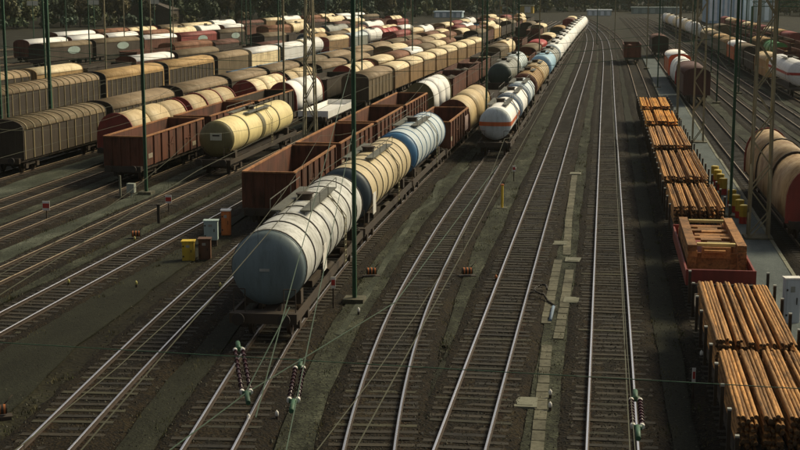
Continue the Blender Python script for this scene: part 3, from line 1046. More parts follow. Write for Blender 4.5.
run('4', 'in train led by tan hood wagons', [
    ('hood', 101.5, 115.0, dict(hood='hoodtan', end='red'), 'tan hood wagon with red end'),
    ('hood', 116.6, 130.0, dict(hood='hoodtan', end='red', rib='red'), 'tan hood wagon with red rib'),
    ('hood', 137.5, 150, dict(hood='cream', end='red'), 'cream hood wagon with red end'),
    ('hood', 151.6, 164, dict(hood='hoodtan', end='dbrown'), 'tan hood wagon with dark end'),
    ('cover', 166, 180, dict(side='dbrown', roof='tanroof'), 'dark wagon with dull tan roof'),
    ('cover', 181.6, 195.4, dict(side='dbrown', roof='tanroof'), 'dark wagon with dull tan roof'),
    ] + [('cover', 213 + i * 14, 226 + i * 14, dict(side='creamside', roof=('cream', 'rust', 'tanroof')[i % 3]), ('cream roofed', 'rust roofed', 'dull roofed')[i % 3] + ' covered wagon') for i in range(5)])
run('5', 'in train of dull tan roofs', [
    ('cover', 94.5, 109.5, dict(side='dbrown', roof='khaki', end='dbrown', ribs=11, roofribs=12, ribm='ribk'), 'dark ribbed van with dark end wall'),
    ('cover', 111.2, 126, dict(side='dbrown', roof='tanroof', ribs=11, ribm='ribk'), 'dark ribbed van with tan roof'),
    ('cover', 128.5, 142.5, dict(side='dbrown', roof='tanroof', ribs=11, ribm='ribk'), 'dark ribbed van with tan roof'),
    ] + [('cover', 144 + i * 15, 157.5 + i * 15, dict(side='dbrown', roof=('tanroof', 'tanroof', 'khaki', 'tanroof')[i % 4]), 'dark van with %s roof' % ('tan', 'tan', 'khaki', 'tan')[i % 4]) for i in range(8)])
run('6', 'in low blue train', [
    ('flat', 176 + i * 15, 189.5 + i * 15, dict(deck='darkblue', sides=('blue', 'skyblue')[i % 2], h=.9), ('dark blue low sided wagon', 'light blue low sided wagon')[i % 2]) for i in range(6)])
run('7', 'in train of slatted vans', [
    ('cover', 108.5, 121.0, dict(side='khaki', roof='tan', frame='white'), 'tan van cut by left picture edge'),
    ('cover', 122.5, 146.0, dict(side='dbrown', roof='tanroof', end='black', ribs=17, roofribs=17, ribm='ribk'), 'long dark slatted van with ribbed roof'),
    ('cover', 147.8, 165.5, dict(side='dbrown', roof='tan', end='black', ribs=13, ribm='ribk', frame='tan'), 'tan framed slatted van'),
    ('cover', 167.2, 184.5, dict(side='dbrown', roof='tan', end='black', ribs=13, ribm='ribk', frame='tan'), 'tan framed slatted van'),
    ('cover', 186.2, 200, dict(side='khaki', roof='tanroof', end='dbrown'), 'khaki van with dull roof'),
    ('cover', 201.6, 216, dict(side='cream', roof='white', end='cream'), 'white round roofed van'),
    ('cover', 217.6, 230, dict(side='white', roof='white', end='darkblue'), 'white van with dark blue end'),
    ('tank', 232, 244, dict(r=1.4, body='white', end='cream'), 'white tank wagon'),
    ('cover', 247, 262, dict(side='creamside', roof='cream', end='red'), 'cream van with red end'),
    ('cover', 264, 278, dict(side='grey', roof='paleblue'), 'grey van with pale roof'),
    ('tank', 280, 293, dict(r=1.45, body='white', end='white', band='grey', nb=3), 'white tank with grey bands'),
    ('hood', 295, 310, dict(hood='bred', end='bred'), 'bright red hood wagon'),
    ('cover', 312, 326, dict(side='creamside', roof='white'), 'cream van with white roof'),
], near_to=100)


def assorted(key, phrase, y0, y1, seed, pal):
    rnd = random.Random(seed)
    y = y0
    items = []
    while y < y1 and len(items) < 20:
        L = rnd.choice((11.5, 13, 14, 16))
        typ, kw, d = pal[len(items) % len(pal)]
        items.append((typ, y, y + L, kw, d))
        y += L + 1.6 + (rnd.random() < .1) * 12
    return run(key, phrase, items, near_to=100)


TC = ('tank', dict(r=1.42, body='cream', end='tan'), 'cream tank wagon')
TW = ('tank', dict(r=1.42, body='white', end='grey'), 'white tank wagon')
TN = ('tank', dict(r=1.42, body='tan', end='darkblue'), 'tan tank wagon with navy end')
TG = ('tank', dict(r=1.42, body='grey', end='dgreen', band='white', nb=3), 'grey tank wagon with white bands')
CU = ('cover', dict(side='rust', roof='rust'), 'rusty van')
CD = ('cover', dict(side='dbrown', roof='brown', H=3.5), 'low dark brown van')
HC = ('hood', dict(hood='cream', end='red'), 'cream hood wagon with red end')
HW = ('hood', dict(hood='white', end='brown'), 'white hood wagon with brown end')
CB = ('cover', dict(side='dbrown', roof='khaki'), 'dark brown van with khaki roof')
CW = ('cover', dict(side='brown', roof='white'), 'brown van with white roof')
CC = ('cover', dict(side='creamside', roof='cream'), 'cream van')
CR = ('cover', dict(side='red', roof='red'), 'red van')
CT = ('cover', dict(side='tan', roof='cream'), 'tan van with cream roof')
OB = ('open', dict(wall='brown', load='khaki'), 'brown open wagon with khaki load')
OD = ('open', dict(wall='dbrown', load='dbrown'), 'dark open wagon')
OBL = ('open', dict(wall='blue', load='white'), 'bright blue open wagon with white load')
assorted('8', 'in fifth train from the trees', 136, 345, 5, [('cover', dict(side='dbrown', roof='tanroof', ribs=9, roofribs=9, ribm='ribk', end='black'), 'dark ribbed van'), CT, OD, CW, CB, OD, CD, TN, CB, TC, CR, HC, OB, TW, CU, OBL, CD])
assorted('9', 'in fourth train from the trees', 205, 370, 8, [OB, CU, CD, CB, OD, HC, TG, CD, TW, CR, OB, CT, HW])
g10 = assorted('10', 'in third train from the trees', 214, 420, 11, [CB, CB, CW, CR, CB, CU, TC, OD, CD, CC, OB, HC, TW, CU, CC])
assorted('11', 'in second train from the trees', 228, 430, 13, [CW, CW, CW, CU, TC, TW, CW, OB, CC, CD, TC, HW, CB, TC])
assorted('12', 'in train nearest the trees', 262, 450, 17, [CW, CU, HC, CB, CT, TW, CD, CC, TW, CU, TC, CW])
assorted('4', 'in far cream train', 290, 430, 21, [CC, CU, CD, TC, CB])
assorted('3', 'in far brown train', 270, 420, 22, [OD, CB, OB, CT, OD])
assorted('5', 'in far pale train', 270, 420, 23, [CU, CC, CR, TW, OBL, CD])
assorted('6', 'in far mixed train', 275, 430, 24, [CR, CC, TW, OB, CC])
assorted('1', 'in far short dark train', 330, 400, 26, [OD, CB, OB])

OV = MB()
OV.v = [(-.02 + d, 2.2 * math.cos(t * math.pi / 8), 2.45 + .62 * math.sin(t * math.pi / 8)) for d in (0, .04) for t in range(16)]
for k in range(16):
    OV.face([k, (k + 1) % 16, 16 + (k + 1) % 16, 16 + k])
OV.face([16 + k for k in range(16)])
OV = OV.mesh('panel', paint((0.30, 0.38, 0.34), (0.16, 0.19, 0.16), 0.4))
for o in (g10[0], g10[1], g10[3], g10[4]):
    obj('panel', OV, o, (1.47, 1.5, 0))
WP = MB().box(-.42, .42, -.012, .012, -.26, .26).mesh('panel', paint((0.50, 0.50, 0.38), (0.25, 0.23, 0.15), 0.4))
WD = MB().box(-.26, .26, -.012, .012, -.05, .05).mesh('mark', BLACK)

# right hand trains
run('F', 'on platform track', [
    ('hood', 75.0, 95.6, dict(hood='rusttan', end='red', H=3.9, rib='dbrown'), 'dusty tan hood wagon with red end'),
    ('cover', 161, 176, dict(side='maroon', roof='maroon', end='maroon', H=4.0), 'dark maroon round ended van'),
    ('hood', 179, 194, dict(hood='white', end='bred'), 'white hood wagon with red end'),
    ('cover', 196, 210, dict(side='orange', roof='white'), 'orange sided van with white roof'),
    ('cover', 262, 275, dict(side='dbrown', roof='brown'), 'small dark brown van'),
])
run('E', '', [('open', 240, 253, dict(wall='brown', load='brown'), 'brown open wagon standing alone beyond the log train')])
run('I', 'in train behind white blue patched tank', [
    ('tank', 172.0, 191.0, dict(r=1.5, body='white', end='white', stripe=P['bred'], zc=2.75), 'large white tank wagon with red stripe'),
    ('cover', 193, 206, dict(side='tan', roof='hoodtan'), 'tan round roofed van'),
    ('open', 208, 220, dict(wall='dbrown', load='dgreen'), 'dark open wagon'),
    ('cover', 221.5, 234, dict(side='dbrown', roof='khaki'), 'dark brown van with khaki roof'),
    ('cover', 235.5, 247, dict(side='orange', roof='white'), 'orange van with white roof'),
    ('cover', 248.5, 262, dict(side='olive', roof='tan'), 'olive van with tan roof'),
    ('cover', 263.5, 277, dict(side='khaki', roof='tan'), 'khaki van with tan roof'),
    ('cover', 278.5, 292, dict(side='dgreen', roof='khaki'), 'dark green van'),
    ('cover', 293.5, 307, dict(side='khaki', roof='cream'), 'khaki van with cream roof'),
    ('tank', 309, 322, dict(r=1.4, body='grey', end='khaki'), 'grey tank wagon'),
    ] + [('tank', 338 + i * 15, 351.5 + i * 15, dict(r=1.5, body='white' if i % 2 == 0 else 'cream', end='white'), ('white tank wagon', 'cream tank wagon')[i % 2]) for i in range(7)])
run('J', 'in train with green sheet', [
    ('open', 222, 235, dict(wall='brown', load='tan'), 'brown open wagon with tan load'),
    ('hood', 237, 249, dict(hood='green', end='green'), 'wagon under bright green sheet'),
    ('cover', 251, 265, dict(side='khaki', roof='tan'), 'khaki van with tan roof'),
    ('open', 267, 281, dict(wall='dbrown', load='khaki'), 'dark open wagon with khaki load'),
    ('open', 283, 297, dict(wall='brown', load='brown'), 'brown open wagon with rusty load'),
    ('cover', 330, 344, dict(side='khaki', roof='khaki'), 'khaki van'),
])
run('K', 'in train of rusty loads', [
    ('open', 250 + i * 15.2, 263.5 + i * 15.2, dict(wall=('brown', 'khaki', 'dbrown')[i % 3], load=('tan', 'brown', 'khaki')[i % 3]), ('brown open wagon with tan load', 'khaki open wagon with rusty load', 'dark open wagon with khaki load')[i % 3]) for i in range(8)])
run('L', 'in red train before white hall', [
    ('cover', 300 + i * 14.6, 313 + i * 14.6, dict(side=('red', 'red', 'brown')[i % 3], roof=('red', 'tan', 'cream')[i % 3], H=3.2), ('red van', 'red van with tan roof', 'brown van with cream roof')[i % 3]) for i in range(10)])

# ------------------------------------------------------------------ small fittings on the lead tanks
t1 = tk[0]
PLATE = MB().box(-.19, .19, -.012, .012, -.05, .05).mesh('plate', paint((0.35, 0.36, 0.33), (0.15, 0.14, 0.1), 0.4))
obj('plate', PLATE, t1, (0.02, -8.22, 3.62), (R(-35), 0, 0))
obj('plate', PLATE, t1, (-0.05, -8.53, 2.72), (0, 0, 0))
SIGN = MB().box(-.012, .012, -.45, .45, -.55, .55).mesh('panel', WHITE)
wp = obj('panel', WP, g2[0], (.1, -9.63, 2.75))
obj('mark', WD, wp, (0, -.02, .08))
obj('panel', SIGN, t1, (1.46, -3.6, 2.3))
obj('panel', SIGN, tk[1], (1.44, -6.6, 2.2))
obj('panel', MB().box(-.012, .012, -1.1, 1.1, -.6, .6).mesh('panel', paint((0.55, 0.42, 0.40), (0.25, 0.15, 0.12), 0.4)), tk[3], (1.56, 4.2, 2.1))

# ------------------------------------------------------------------ log train
LOGS, LOGS2 = [], []
for i in range(5):
    r = (.072, .085, .080, .094, .078)[i]
    b = MB()
    rnd = random.Random(40 + i)
    seg, ny = 8, 5
    for j in range(ny):
        y = -.5 + j / (ny - 1)
        for k in range(seg):
            t = 2 * math.pi * k / seg
            q = r * (1 + rnd.uniform(-.07, .07))
            b.v.append((q * math.cos(t) + .012 * math.sin(j * 2 + i), y, q * math.sin(t)))
    for j in range(ny - 1):
        for k in range(seg):
            k2 = (k + 1) % seg
            b.face([j * seg + k, j * seg + k2, (j + 1) * seg + k2, (j + 1) * seg + k], 0, True)
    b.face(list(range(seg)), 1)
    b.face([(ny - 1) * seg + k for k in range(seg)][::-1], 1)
    LOGS.append(b.mesh('log', LOGM, LOGEND_SHADE))
    LOGS2.append(b.mesh('log', LOGB, LOGEND_SHADE))


def log_stack(y0, y1, label, rows=4, cols=5, wide=2, seed=0, meshes=None):
    rnd = random.Random(seed)
    meshes = meshes or LOGS
    f = TR['E']
    L = y1 - y0
    yc = (y0 + y1) / 2
    root = thing('log_stack', label, 'log stack', (f(yc), yc, 1.23), heading(f, yc), 'stacks of logs on the timber train')
    pitch = 2.72 / cols
    step = (pitch - .14) / wide
    k_ = step / .160
    for c in range(cols):
        cx = -1.36 + pitch * (c + .5)
        dz = 1.0 / max(1, rows - 1) * .94
        lift = rnd.uniform(-.04, .03)
        for r_ in range(rows):
            for k in range(wide):
                if r_ == rows - 1 and rnd.random() < .07:
                    continue
                ox = (k - (wide - 1) / 2) * step
                o = obj('log', rnd.choice(meshes), root, (cx + ox + rnd.uniform(-.012, .012), rnd.uniform(-.1, .1), lift + .15 + r_ * dz + rnd.uniform(-.02, .03)), (rnd.uniform(-.003, .003), rnd.uniform(0, 6), rnd.uniform(-.003, .003)))
                o.scale = (k_ * 1.02, L * rnd.uniform(.93, 1.0), k_ * 1.02)
    return root


REDW = P['red']
names = 'nearest next third fourth fifth sixth'
wl = [(33.6, 56.2, 'timber wagon carrying the two nearest log stacks'),
      (71.3, 81.8, 'short timber wagon behind the red planked load wagon'),
      (82.9, 98.0, 'timber wagon two behind the red planked load wagon'),
      (99.2, 114.2, 'timber wagon third behind the red planked load wagon'),
      (116.2, 128.2, 'timber wagon second from the far end of the log train'),
      (130.2, 143.0, 'last timber wagon at the far end of the log train')]
for y0, y1, lab in wl:
    sp = spec_flat(y1 - y0 - 1.0, P['dbrown'], near=True, stakes=max(4, int((y1 - y0) / 2.2)), stakem=P['dbrown'])
    place('timber_wagon', sp, 'E', y0 + .5, y1 - .5, lab, 'timber wagon', 'wagons of the timber train')
log_stack(36.6, 43.8, 'nearest stack of orange brown logs on the timber train', 7, 4, 5, 1)
log_stack(44.4, 53.9, 'stack of orange logs just behind the nearest log stack', 7, 4, 5, 2)
log_stack(72.3, 81.0, 'stack of orange logs right behind the red planked load wagon', 6, 6, 3, 3)
log_stack(83.6, 97.3, 'long log stack second behind the red planked load wagon', 6, 6, 3, 4)
log_stack(99.8, 113.2, 'log stack third behind the red planked load wagon', 6, 5, 3, 5)
log_stack(117.2, 127.6, 'bright yellow orange log stack second from train end', 5, 3, 5, 6, LOGS2)
log_stack(131.5, 142.2, 'bright yellow orange log stack at the far end of train', 5, 3, 5, 7, LOGS2)

# red wagon with a planked timber load
wy0, wy1 = 58.2, 70.2
sp = spec_flat(wy1 - wy0 - 1, P['red'], near=True, sides=P['red'], h=.38)
place('red_wagon', sp, 'E', wy0 + .5, wy1 - .5, 'red low sided wagon carrying stacked planks and beams', 'low sided wagon', 'wagons of the timber train')
yc = 64.6
pk = thing('timber_load', 'load of orange beams and cross planks on the red wagon', 'timber load', (TR['E'](yc), yc, 1.405), heading(TR['E'], yc))
BEAM = MB().box(-.2, .2, -3.7, 3.7, -.13, .13).mesh('beam', TIMBER)
BE2 = MB().box(-1.28, 1.28, -.12, .12, -.1, .1).mesh('crosspiece', P['dbrown'])
PLK = [MB().box(-w_, w_, -.24, .24, -.05, .05).mesh('plank', TIMBER) for w_ in (.45, .8, 1.0, .62)]
PLD = MB().box(-.5, .5, -.22, .22, -.05, .05).mesh('plank', paint((0.16, 0.10, 0.035), (0.06, 0.035, 0.015), 0.5, 0.8, streak=False))
PALE = MB().box(-.82, .82, -.14, .14, -.06, .06).mesh('plank', paint((0.50, 0.40, 0.15), (0.25, 0.17, 0.06), 0.4, 0.8, streak=False))
for s in (-1, 1):
    for k in range(4):
        obj('beam', BEAM, pk, (s * 1.06 + random.uniform(-.02, .02), random.uniform(-.06, .06), .14 + k * .27))
for k in range(4):
    for y in (-3.5, -1.2, 1.2, 3.5):
        obj('crosspiece', BE2, pk, (0, y, .0 + .12 + k * .27 - .0)) if False else None
yv = -3.6
i = 0
while yv < 3.6:
    z = .84 + random.uniform(-.05, .05)
    rp = random.random()
    if i in (1, 12):
        obj('plank', PALE, pk, (0, yv, 1.0), (0, 0, random.uniform(-.02, .02)))
    elif rp < .3:
        obj('plank', PLD, pk, (random.uniform(-.25, .25), yv, z), (0, 0, random.uniform(-.04, .04)))
    else:
        obj('plank', PLK[i % 2], pk, (random.uniform(-.1, .1), yv, z), (0, 0, random.uniform(-.04, .04)))
    yv += .56
    i += 1
for k in range(3):
    obj('plank', PLK[2 if k != 2 else 3], pk, (random.uniform(-.08, .08), -3.55 + random.uniform(-.08, .08), .2 + k * .27), (R(90), 0, 0))

# ------------------------------------------------------------------ masts and wires
def pole(x, y, h, label, w=.26, group='green masts of the overhead line', mat=GREEN):
    b = MB()
    for s in (-1, 1):
        b.box(s * w / 2 - .02, s * w / 2 + .02, -w / 2, w / 2, -.15, h)
    b.box(-w / 2 + .02, w / 2 - .02, -.015, .015, -.15, h - .01)
    root = thing('catenary_mast', label, 'mast', (x, y, 0), 0, group)
    obj('shaft', b.mesh('shaft', mat), root)
    obj('footing', MB().box(-.45, .45, -.45, .45, -.16, .12).mesh('footing', CONC), root)
    return root


def lattice(x, y, h, label, w0=.95, w1=.45, mat=STEELG, group='lattice masts of the overhead line'):
    root = thing('lattice_mast', label, 'mast', (x, y, 0), 0, group)
    corner = lambda sx, sy, z: (sx * (w0 + (w1 - w0) * z / h) / 2, sy * (w0 + (w1 - w0) * z / h) / 2, z)
    for sx in (-1, 1):
        for sy in (-1, 1):
            obj('leg', MB().bar(corner(sx, sy, -.1), corner(sx, sy, h), .075).mesh('leg', mat), root)
    b = MB()
    n = int(h / 1.3)
    for i in range(n):
        z0, z1 = h * i / n, h * (i + 1) / n
        a = 1 if i % 2 else -1
        for s in (-1, 1):
            b.bar(corner(a, s, z0), corner(-a, s, z1), .045)
            b.bar(corner(s, a, z0), corner(s, -a, z1), .045)
    obj('bracing', b.mesh('bracing', mat), root)
    obj('footing', MB().box(-.75, .75, -.75, .75, -.16, .1).mesh('footing', CONC), root)
    return root


pole(-10.6, 58.9, 15.5, 'dark green mast beside the slate ended tank wagon', .13)
pole(-29.75, 88.0, 16, 'green mast beside the nearest rusty open wagon', .15)
pole(-47.0, 114.5, 16, 'green mast right of the twin masts at left edge', .22)
pole(-47.2, 106.2, 16, 'green mast with small white sign near left edge', .15)
pole(-47.2, 104.9, 16, 'green mast at the left picture edge', .15)
lattice(-20.9, 98.5, 13.5, 'olive lattice mast behind the empty brown open wagons')
lattice(8.45, 77.0, 16, 'tall lattice mast on platform before the tan hood wagon', 1.05, .8)
lattice(8.1, 123.5, 16, 'tall lattice mast on platform behind the log stacks', .9, .75)
pole(7.55, 84.0, 15, 'thin dark green mast beside the yellow drums', .13)
pole(7.3, 143.5, 14, 'thin grey mast on platform beyond the log train', .2, mat=STEELG)
def mast_label(x, y, i):
    c, s_ = math.cos(YAW), math.sin(YAW)
    rank = sorted(far_poles, key=lambda p: (p[0] * c + p[1] * s_) / (p[1] * c - p[0] * s_)).index((x, y))
    n = len(far_poles)
    tens = ['', 'twenty-', 'thirty-', 'forty-']
    k = rank + 1
    w = ORD[k - 1] if k <= 20 else ('thirtieth' if k == 30 else 'fortieth' if k == 40 else tens[k // 10 - 1] + ORD[k % 10 - 1])
    return f"thin {'green' if i % 3 else 'grey'} overhead line mast, {w} from the left among far masts"


far_poles = [(-29.5, 127.5), (-29, 167), (-28.2, 206), (-27, 246), (-26, 286), (-62, 150), (-61.5, 168), (-60, 190), (-57.5, 225), (-69.5, 210), (-66, 255), (-84, 222), (-80, 255), (-76, 290), (-95, 240), (-92, 262),
             (-10.6, 127), (-10.2, 167), (-9.6, 207), (12.8, 165), (12.4, 205), (11.8, 245), (11.2, 290), (6.9, 188), (6.6, 230), (16.6, 180), (16.2, 222), (15.6, 264), (20.8, 200), (20.4, 240), (25.4, 225), (25, 262), (-2, 320), (2, 330), (-47, 200), (-44, 250), (-40, 290), (-36, 330), (31, 265), (31, 310), (-15.2, 175), (-15, 230), (-20, 268), (-33.5, 185), (-33, 232), (-50, 236), (-55, 275), (-70, 300), (-24, 345)]
for i, (x, y) in enumerate(far_poles):
    o = pole(x, y, 13.5 if y < 260 else 11.5, mast_label(x, y, i), .13, 'far overhead line masts', GREEN if i % 3 else STEELG)

# portal beam far right and lattice cross beams
def portal(x0, x1, y, z, label):
    root = thing('portal_beam', label, 'gantry', (x0, y, 0), 0, 'green gantries over the tracks')
    b = MB()
    for dz in (0, .8):
        b.box(0, x1 - x0, -.09, .09, z + dz - .08, z + dz + .08)
    n = int((x1 - x0) / 1.2)
    for i in range(n):
        xa, xb = (x1 - x0) * i / n, (x1 - x0) * (i + 1) / n
        b.bar((xa, 0, z if i % 2 else z + .8), (xb, 0, z + .8 if i % 2 else z), .05)
    obj('beam', b.mesh('beam', GREEN), root)
    for x in (0, x1 - x0):
        obj('leg', MB().box(x - .18, x + .18, -.18, .18, -.15, z).mesh('leg', GREEN), root)
    return root


portal(26, 47, 262, 9.4, 'green lattice gantry at upper right over rusty wagons')
portal(-30, 24, 470, 8.0, 'long green gantry across the far throat of the yard')


def sag(p, q, s, n=10):
    p, q = Vector(p), Vector(q)
    return [tuple(p.lerp(q, i / n) - Vector((0, 0, s * 4 * (i / n) * (1 - i / n)))) for i in range(n + 1)]


def catenary(key, spans, label, off=0.0, r=.014, rm=.009):
    f = TR[key]
    root = thing('overhead_wire', label, 'overhead wire', (0, 0, 0), 0, 'overhead wires above the tracks')
    cw, mw, dr = MB(), MB(), MB()
    for y0, y1 in zip(spans, spans[1:]):
        st = .15
        x0, x1 = f(y0) + off, f(y1) + off
        cw.path([(x0, y0, 5.6), (x1, y1, 5.6)], r, 4)
        ps = sag((x0, y0, 7.2), (x1, y1, 7.2), 1.1, 8)
        mw.path(ps, rm, 4)
        for p in ps[1:-1:2]:
            dr.bar(p, (p[0], p[1], 5.6), .006, 3)
    obj('contact_wire', cw.mesh('contact_wire', WIREM), root)
    obj('messenger_wire', mw.mesh('messenger_wire', WIREM), root)
    obj('dropper', dr.mesh('dropper', WIREM), root, kind='stuff')
    return root


SP = [14, 58.9, 98, 138, 178, 218, 260]
catenary('D', SP, 'overhead wire above the nearest straight right hand track', .1)
catenary('C', SP, 'overhead wire above the long straight centre track', -.2)
catenary('T', SP, 'overhead wire above the slate ended tank train', .8)
catenary('0', SP, 'overhead wire above the empty brown open wagons')
catenary('F', SP[1:], 'overhead wire above the tan hood wagon')
catenary('G', SP[1:], 'overhead wire above the empty track right of hood wagon')
# cross span wires
cs = thing('cross_span_wire', 'thin green cross span wire low across the whole picture', 'overhead wire')
obj('wire', MB().path(sag((-30, 30.2, 5.75), (12, 27.3, 5.75), .05, 6), .011).mesh('wire', GREEN), cs)
cs = thing('cross_span_wire', 'steep stay wire running down from the dark green mast', 'overhead wire')
obj('wire', MB().path([(-10.6, 58.8, 10.5), (-6.3, 24.5, 5.7)], .013).path([(-10.6, 58.8, 7.5), (-5.2, 22, 5.7)], .013).path([(-7.0, 30.5, 6.4), (-6.95, 26.2, 5.62), (-7.9, 22, 5.3)], .012).path([(-7.0, 26.0, 5.62), (-5.0, 33.5, 5.9), (-4.5, 60, 5.9)], .012).mesh('wire', GREENL), cs)
catenary('2', [60, 88, 127.5, 167, 206, 246], 'overhead wire above the olive ended tank train', r=.010, rm=.008)
catenary('3', [60, 88, 127.5, 167, 206, 246], 'overhead wire above the rusty open wagons', r=.010, rm=.008)
catenary('4', [70, 88, 127.5, 167, 206], 'overhead wire above the tan hood wagons', r=.010, rm=.008)
catenary('5', [75, 114.5, 154, 194, 234], 'overhead wire above the dark ribbed vans', r=.010, rm=.008)
catenary('7', [95, 114.5, 154, 194, 234], 'overhead wire above the slatted vans', r=.012, rm=.009)
catenary('H', SP[1:], 'overhead wire above the second empty track right of hood wagon', r=.012, rm=.009)
for y, z in ((98.5, 9.2), (88, 10.5), (127.5, 9.5), (167, 9.0)):
    cs = thing('cross_span_wire', f'thin cross span wire strung between the masts across the yard', 'overhead wire', group='cross span wires between masts')
    obj('wire', MB().path(sag((-48, y, z), (8.1, y, z), 1.8, 14), .02).mesh('wire', GREEN), cs)


def insulator(p, q, label):
    """section insulator: two porcelain rods between green clamps"""
    p, q = Vector(p), Vector(q)
    root = thing('wire_insulator', label, 'insulator', tuple(p), 0, 'insulators in the overhead wires')
    d = (q - p)
    u = d.normalized()
    s = u.cross(Vector((0, 0, 1))).normalized() * .085
    z3 = Vector((0, 0, 0))
    obj('clamp', MB().bar(z3, u * .55, .055, 8).bar(u * .5 - s, u * .5 + s, .05, 6).mesh('clamp', GREEN), root)
    obj('clamp', MB().bar(d, d - u * .7, .05, 8).bar(d - u * .65 - s, d - u * .65 + s, .05, 6).mesh('clamp', GREEN), root)
    a, e = u * .6, d - u * .72
    for k in (-1, 1):
        b = MB().bar(a + s * k, e + s * k, .03, 8)
        n = 9
        for i in range(n):
            c = a.lerp(e, (i + .5) / n) + s * k
            b.bar(c - u * .02, c + u * .02, .055, 10)
        obj('porcelain_rod', b.mesh('porcelain_rod', PORC), root)
        obj('end_cap', MB().bar(a + s * k - u * .02, a + s * k + u * .07, .05, 10).mesh('end_cap', WHITE), root)
        obj('end_cap', MB().bar(e + s * k - u * .09, e + s * k + u * .02, .05, 10).mesh('end_cap', WHITE), root)
    return root


insulator((TR['D'](28) + .26, 27.6, 5.6), (TR['D'](25) + .26, 24.6, 5.6), 'green and white insulator above the right hand rail')
insulator((-8.1, 30.0, 5.65), (-6.75, 25.7, 5.6), 'green and white insulator above the tank train rails')
insulator((-6.4, 28.9, 5.6), (-5.8, 25.3, 5.6), 'green and white insulator between tank train and curving track')

# ------------------------------------------------------------------ lineside things
def cabinet(x, y, w, d, h, mat, label, top=None, z0=-.15, legs=False):
    root = thing('lineside_cabinet', label, 'cabinet', (x, y, z0), R(10), 'cabinets beside the tracks')
    zb = .35 if legs else .08
    obj('case', MB().box(-w / 2, w / 2, -d / 2, d / 2, zb, zb + h).mesh('case', mat), root)
    obj('lid', MB().box(-w / 2 - .04, w / 2 + .04, -d / 2 - .04, d / 2 + .04, zb + h, zb + h + .06).mesh('lid', top or mat), root)
    obj('door', MB().box(-w / 2 + .06, w / 2 - .06, -d / 2 - .03, -d / 2 - .005, zb + .06, zb + h - .06).mesh('door', mat), root)
    obj('handle', MB().box(w * .22, w * .28, -d / 2 - .06, -d / 2 - .031, zb + h * .45, zb + h * .6).mesh('handle', BLACK), root)
    for z_ in (.2, .75):
        obj('hinge', MB().box(-w / 2 + .03, -w / 2 + .1, -d / 2 - .05, -d / 2 - .031, zb + h * z_, zb + h * z_ + .08).mesh('hinge', BLACK), root)
    obj('plate', MB().box(-w * .18, w * .12, -d / 2 - .036, -d / 2 - .031, zb + h * .72, zb + h * .85).mesh('plate', P['grey']), root)
    obj('base', MB().box(-w / 2 + .05, w / 2 - .05, -d / 2 + .05, d / 2 - .05, 0, zb).mesh('base', CONC if not legs else UNDER), root)
    return root


cabinet(-20.5, 66.9, .6, .5, .95, YELLOW, 'yellow cabinet beside the brown cabinet on left track')
cabinet(-19.8, 67.4, .6, .55, 1.0, paint((0.10, 0.045, 0.02), (0.04, 0.02, 0.01), 0.5), 'brown cabinet touching the yellow cabinet')
cabinet(-20.55, 71.2, .72, .5, 1.0, paint((0.36, 0.46, 0.44), (0.2, 0.22, 0.18), 0.35), 'pale grey green cabinet on a dark base', legs=True)
cabinet(-20.55, 74.2, .5, .55, 1.35, ORANGE, 'orange cabinet with white lid', WHITE)
cabinet(-20.9, 81.2, .4, .4, 1.0, ORANGE, 'small orange cabinet beside the first brown open wagon')
cabinet(7.75, 57.5, .62, .4, 1.9, paint((0.55, 0.6, 0.62), (0.3, 0.3, 0.28), 0.3), 'white lit cabinet on platform beside the log train', WHITE)


def marker(x, y, h, label, plate=(.4, .3), bands=((.55, RED), (1, WHITE)), cat='signal marker'):
    root = thing('marker_post', label, cat, (x, y, -.15), R(8), 'small marker posts between tracks')
    obj('post', MB().cyl(0, h, .04, 'z', seg=8).mesh('post', UNDER), root)
    w, hh = plate
    obj('plate', MB().box(-w / 2, w / 2, -.06, -.03, h - hh, h).mesh('plate', WHITE), root)
    obj('stripe', MB().box(-w / 2 + .02, w / 2 - .02, -.075, -.062, h - hh * .75, h - hh * .25).mesh('stripe', RED), root)
    return root


marker(-32.05, 76.8, 1.3, 'red and white marker post between the far left tracks', (.42, .55))
marker(-26.0, 81.0, 1.15, 'red and white marker post left of the cabinets', (.38, .5))
marker(-11.25, 57.4, 1.5, 'pink red marker post beside the dark green mast', (.2, .5))
marker(3.2, 46.5, 1.1, 'thin red marker post beside the log train', (.12, .5))
marker(-6.15, 97.5, 1.2, 'short orange marker post beside the striped tank track', (.22, .4))


def lever(x, y, label, rz=0.3):
    """point lever with a striped counterweight drum"""
    root = thing('point_lever', label, 'point lever', (x, y, -.15), rz, 'striped point levers beside the tracks')
    root.scale = (.8, .8, .8)
    obj('base', MB().box(-.5, .5, -.25, .25, 0, .16).mesh('base', UNDER), root)
    dk = MB().cyl(-.30, .30, .2, 'x', c=(0, 0, .42), seg=14).mesh('counterweight', BLACK)
    w = obj('counterweight', dk, root)
    for k in (-.2, 0.0, .2):
        obj('stripe', MB().cyl(k - .04, k + .04, .206, 'x', c=(0, 0, .42), seg=14).mesh('stripe', ORANGE), w)
    obj('handle', MB().bar((.1, 0, .5), (.55, .1, .95), .03, 6).mesh('handle', UNDER), root)
    return root


lever(-6.25, 65.0, 'striped point lever between the curving and straight track')
lever(-10.75, 64.3, 'striped point lever beside the slate ended tank train')
lever(-25.1, 72.3, 'striped point lever left of the yellow cabinet')
lever(-19.0, 41.0, 'orange point lever at the lower left corner', .5)


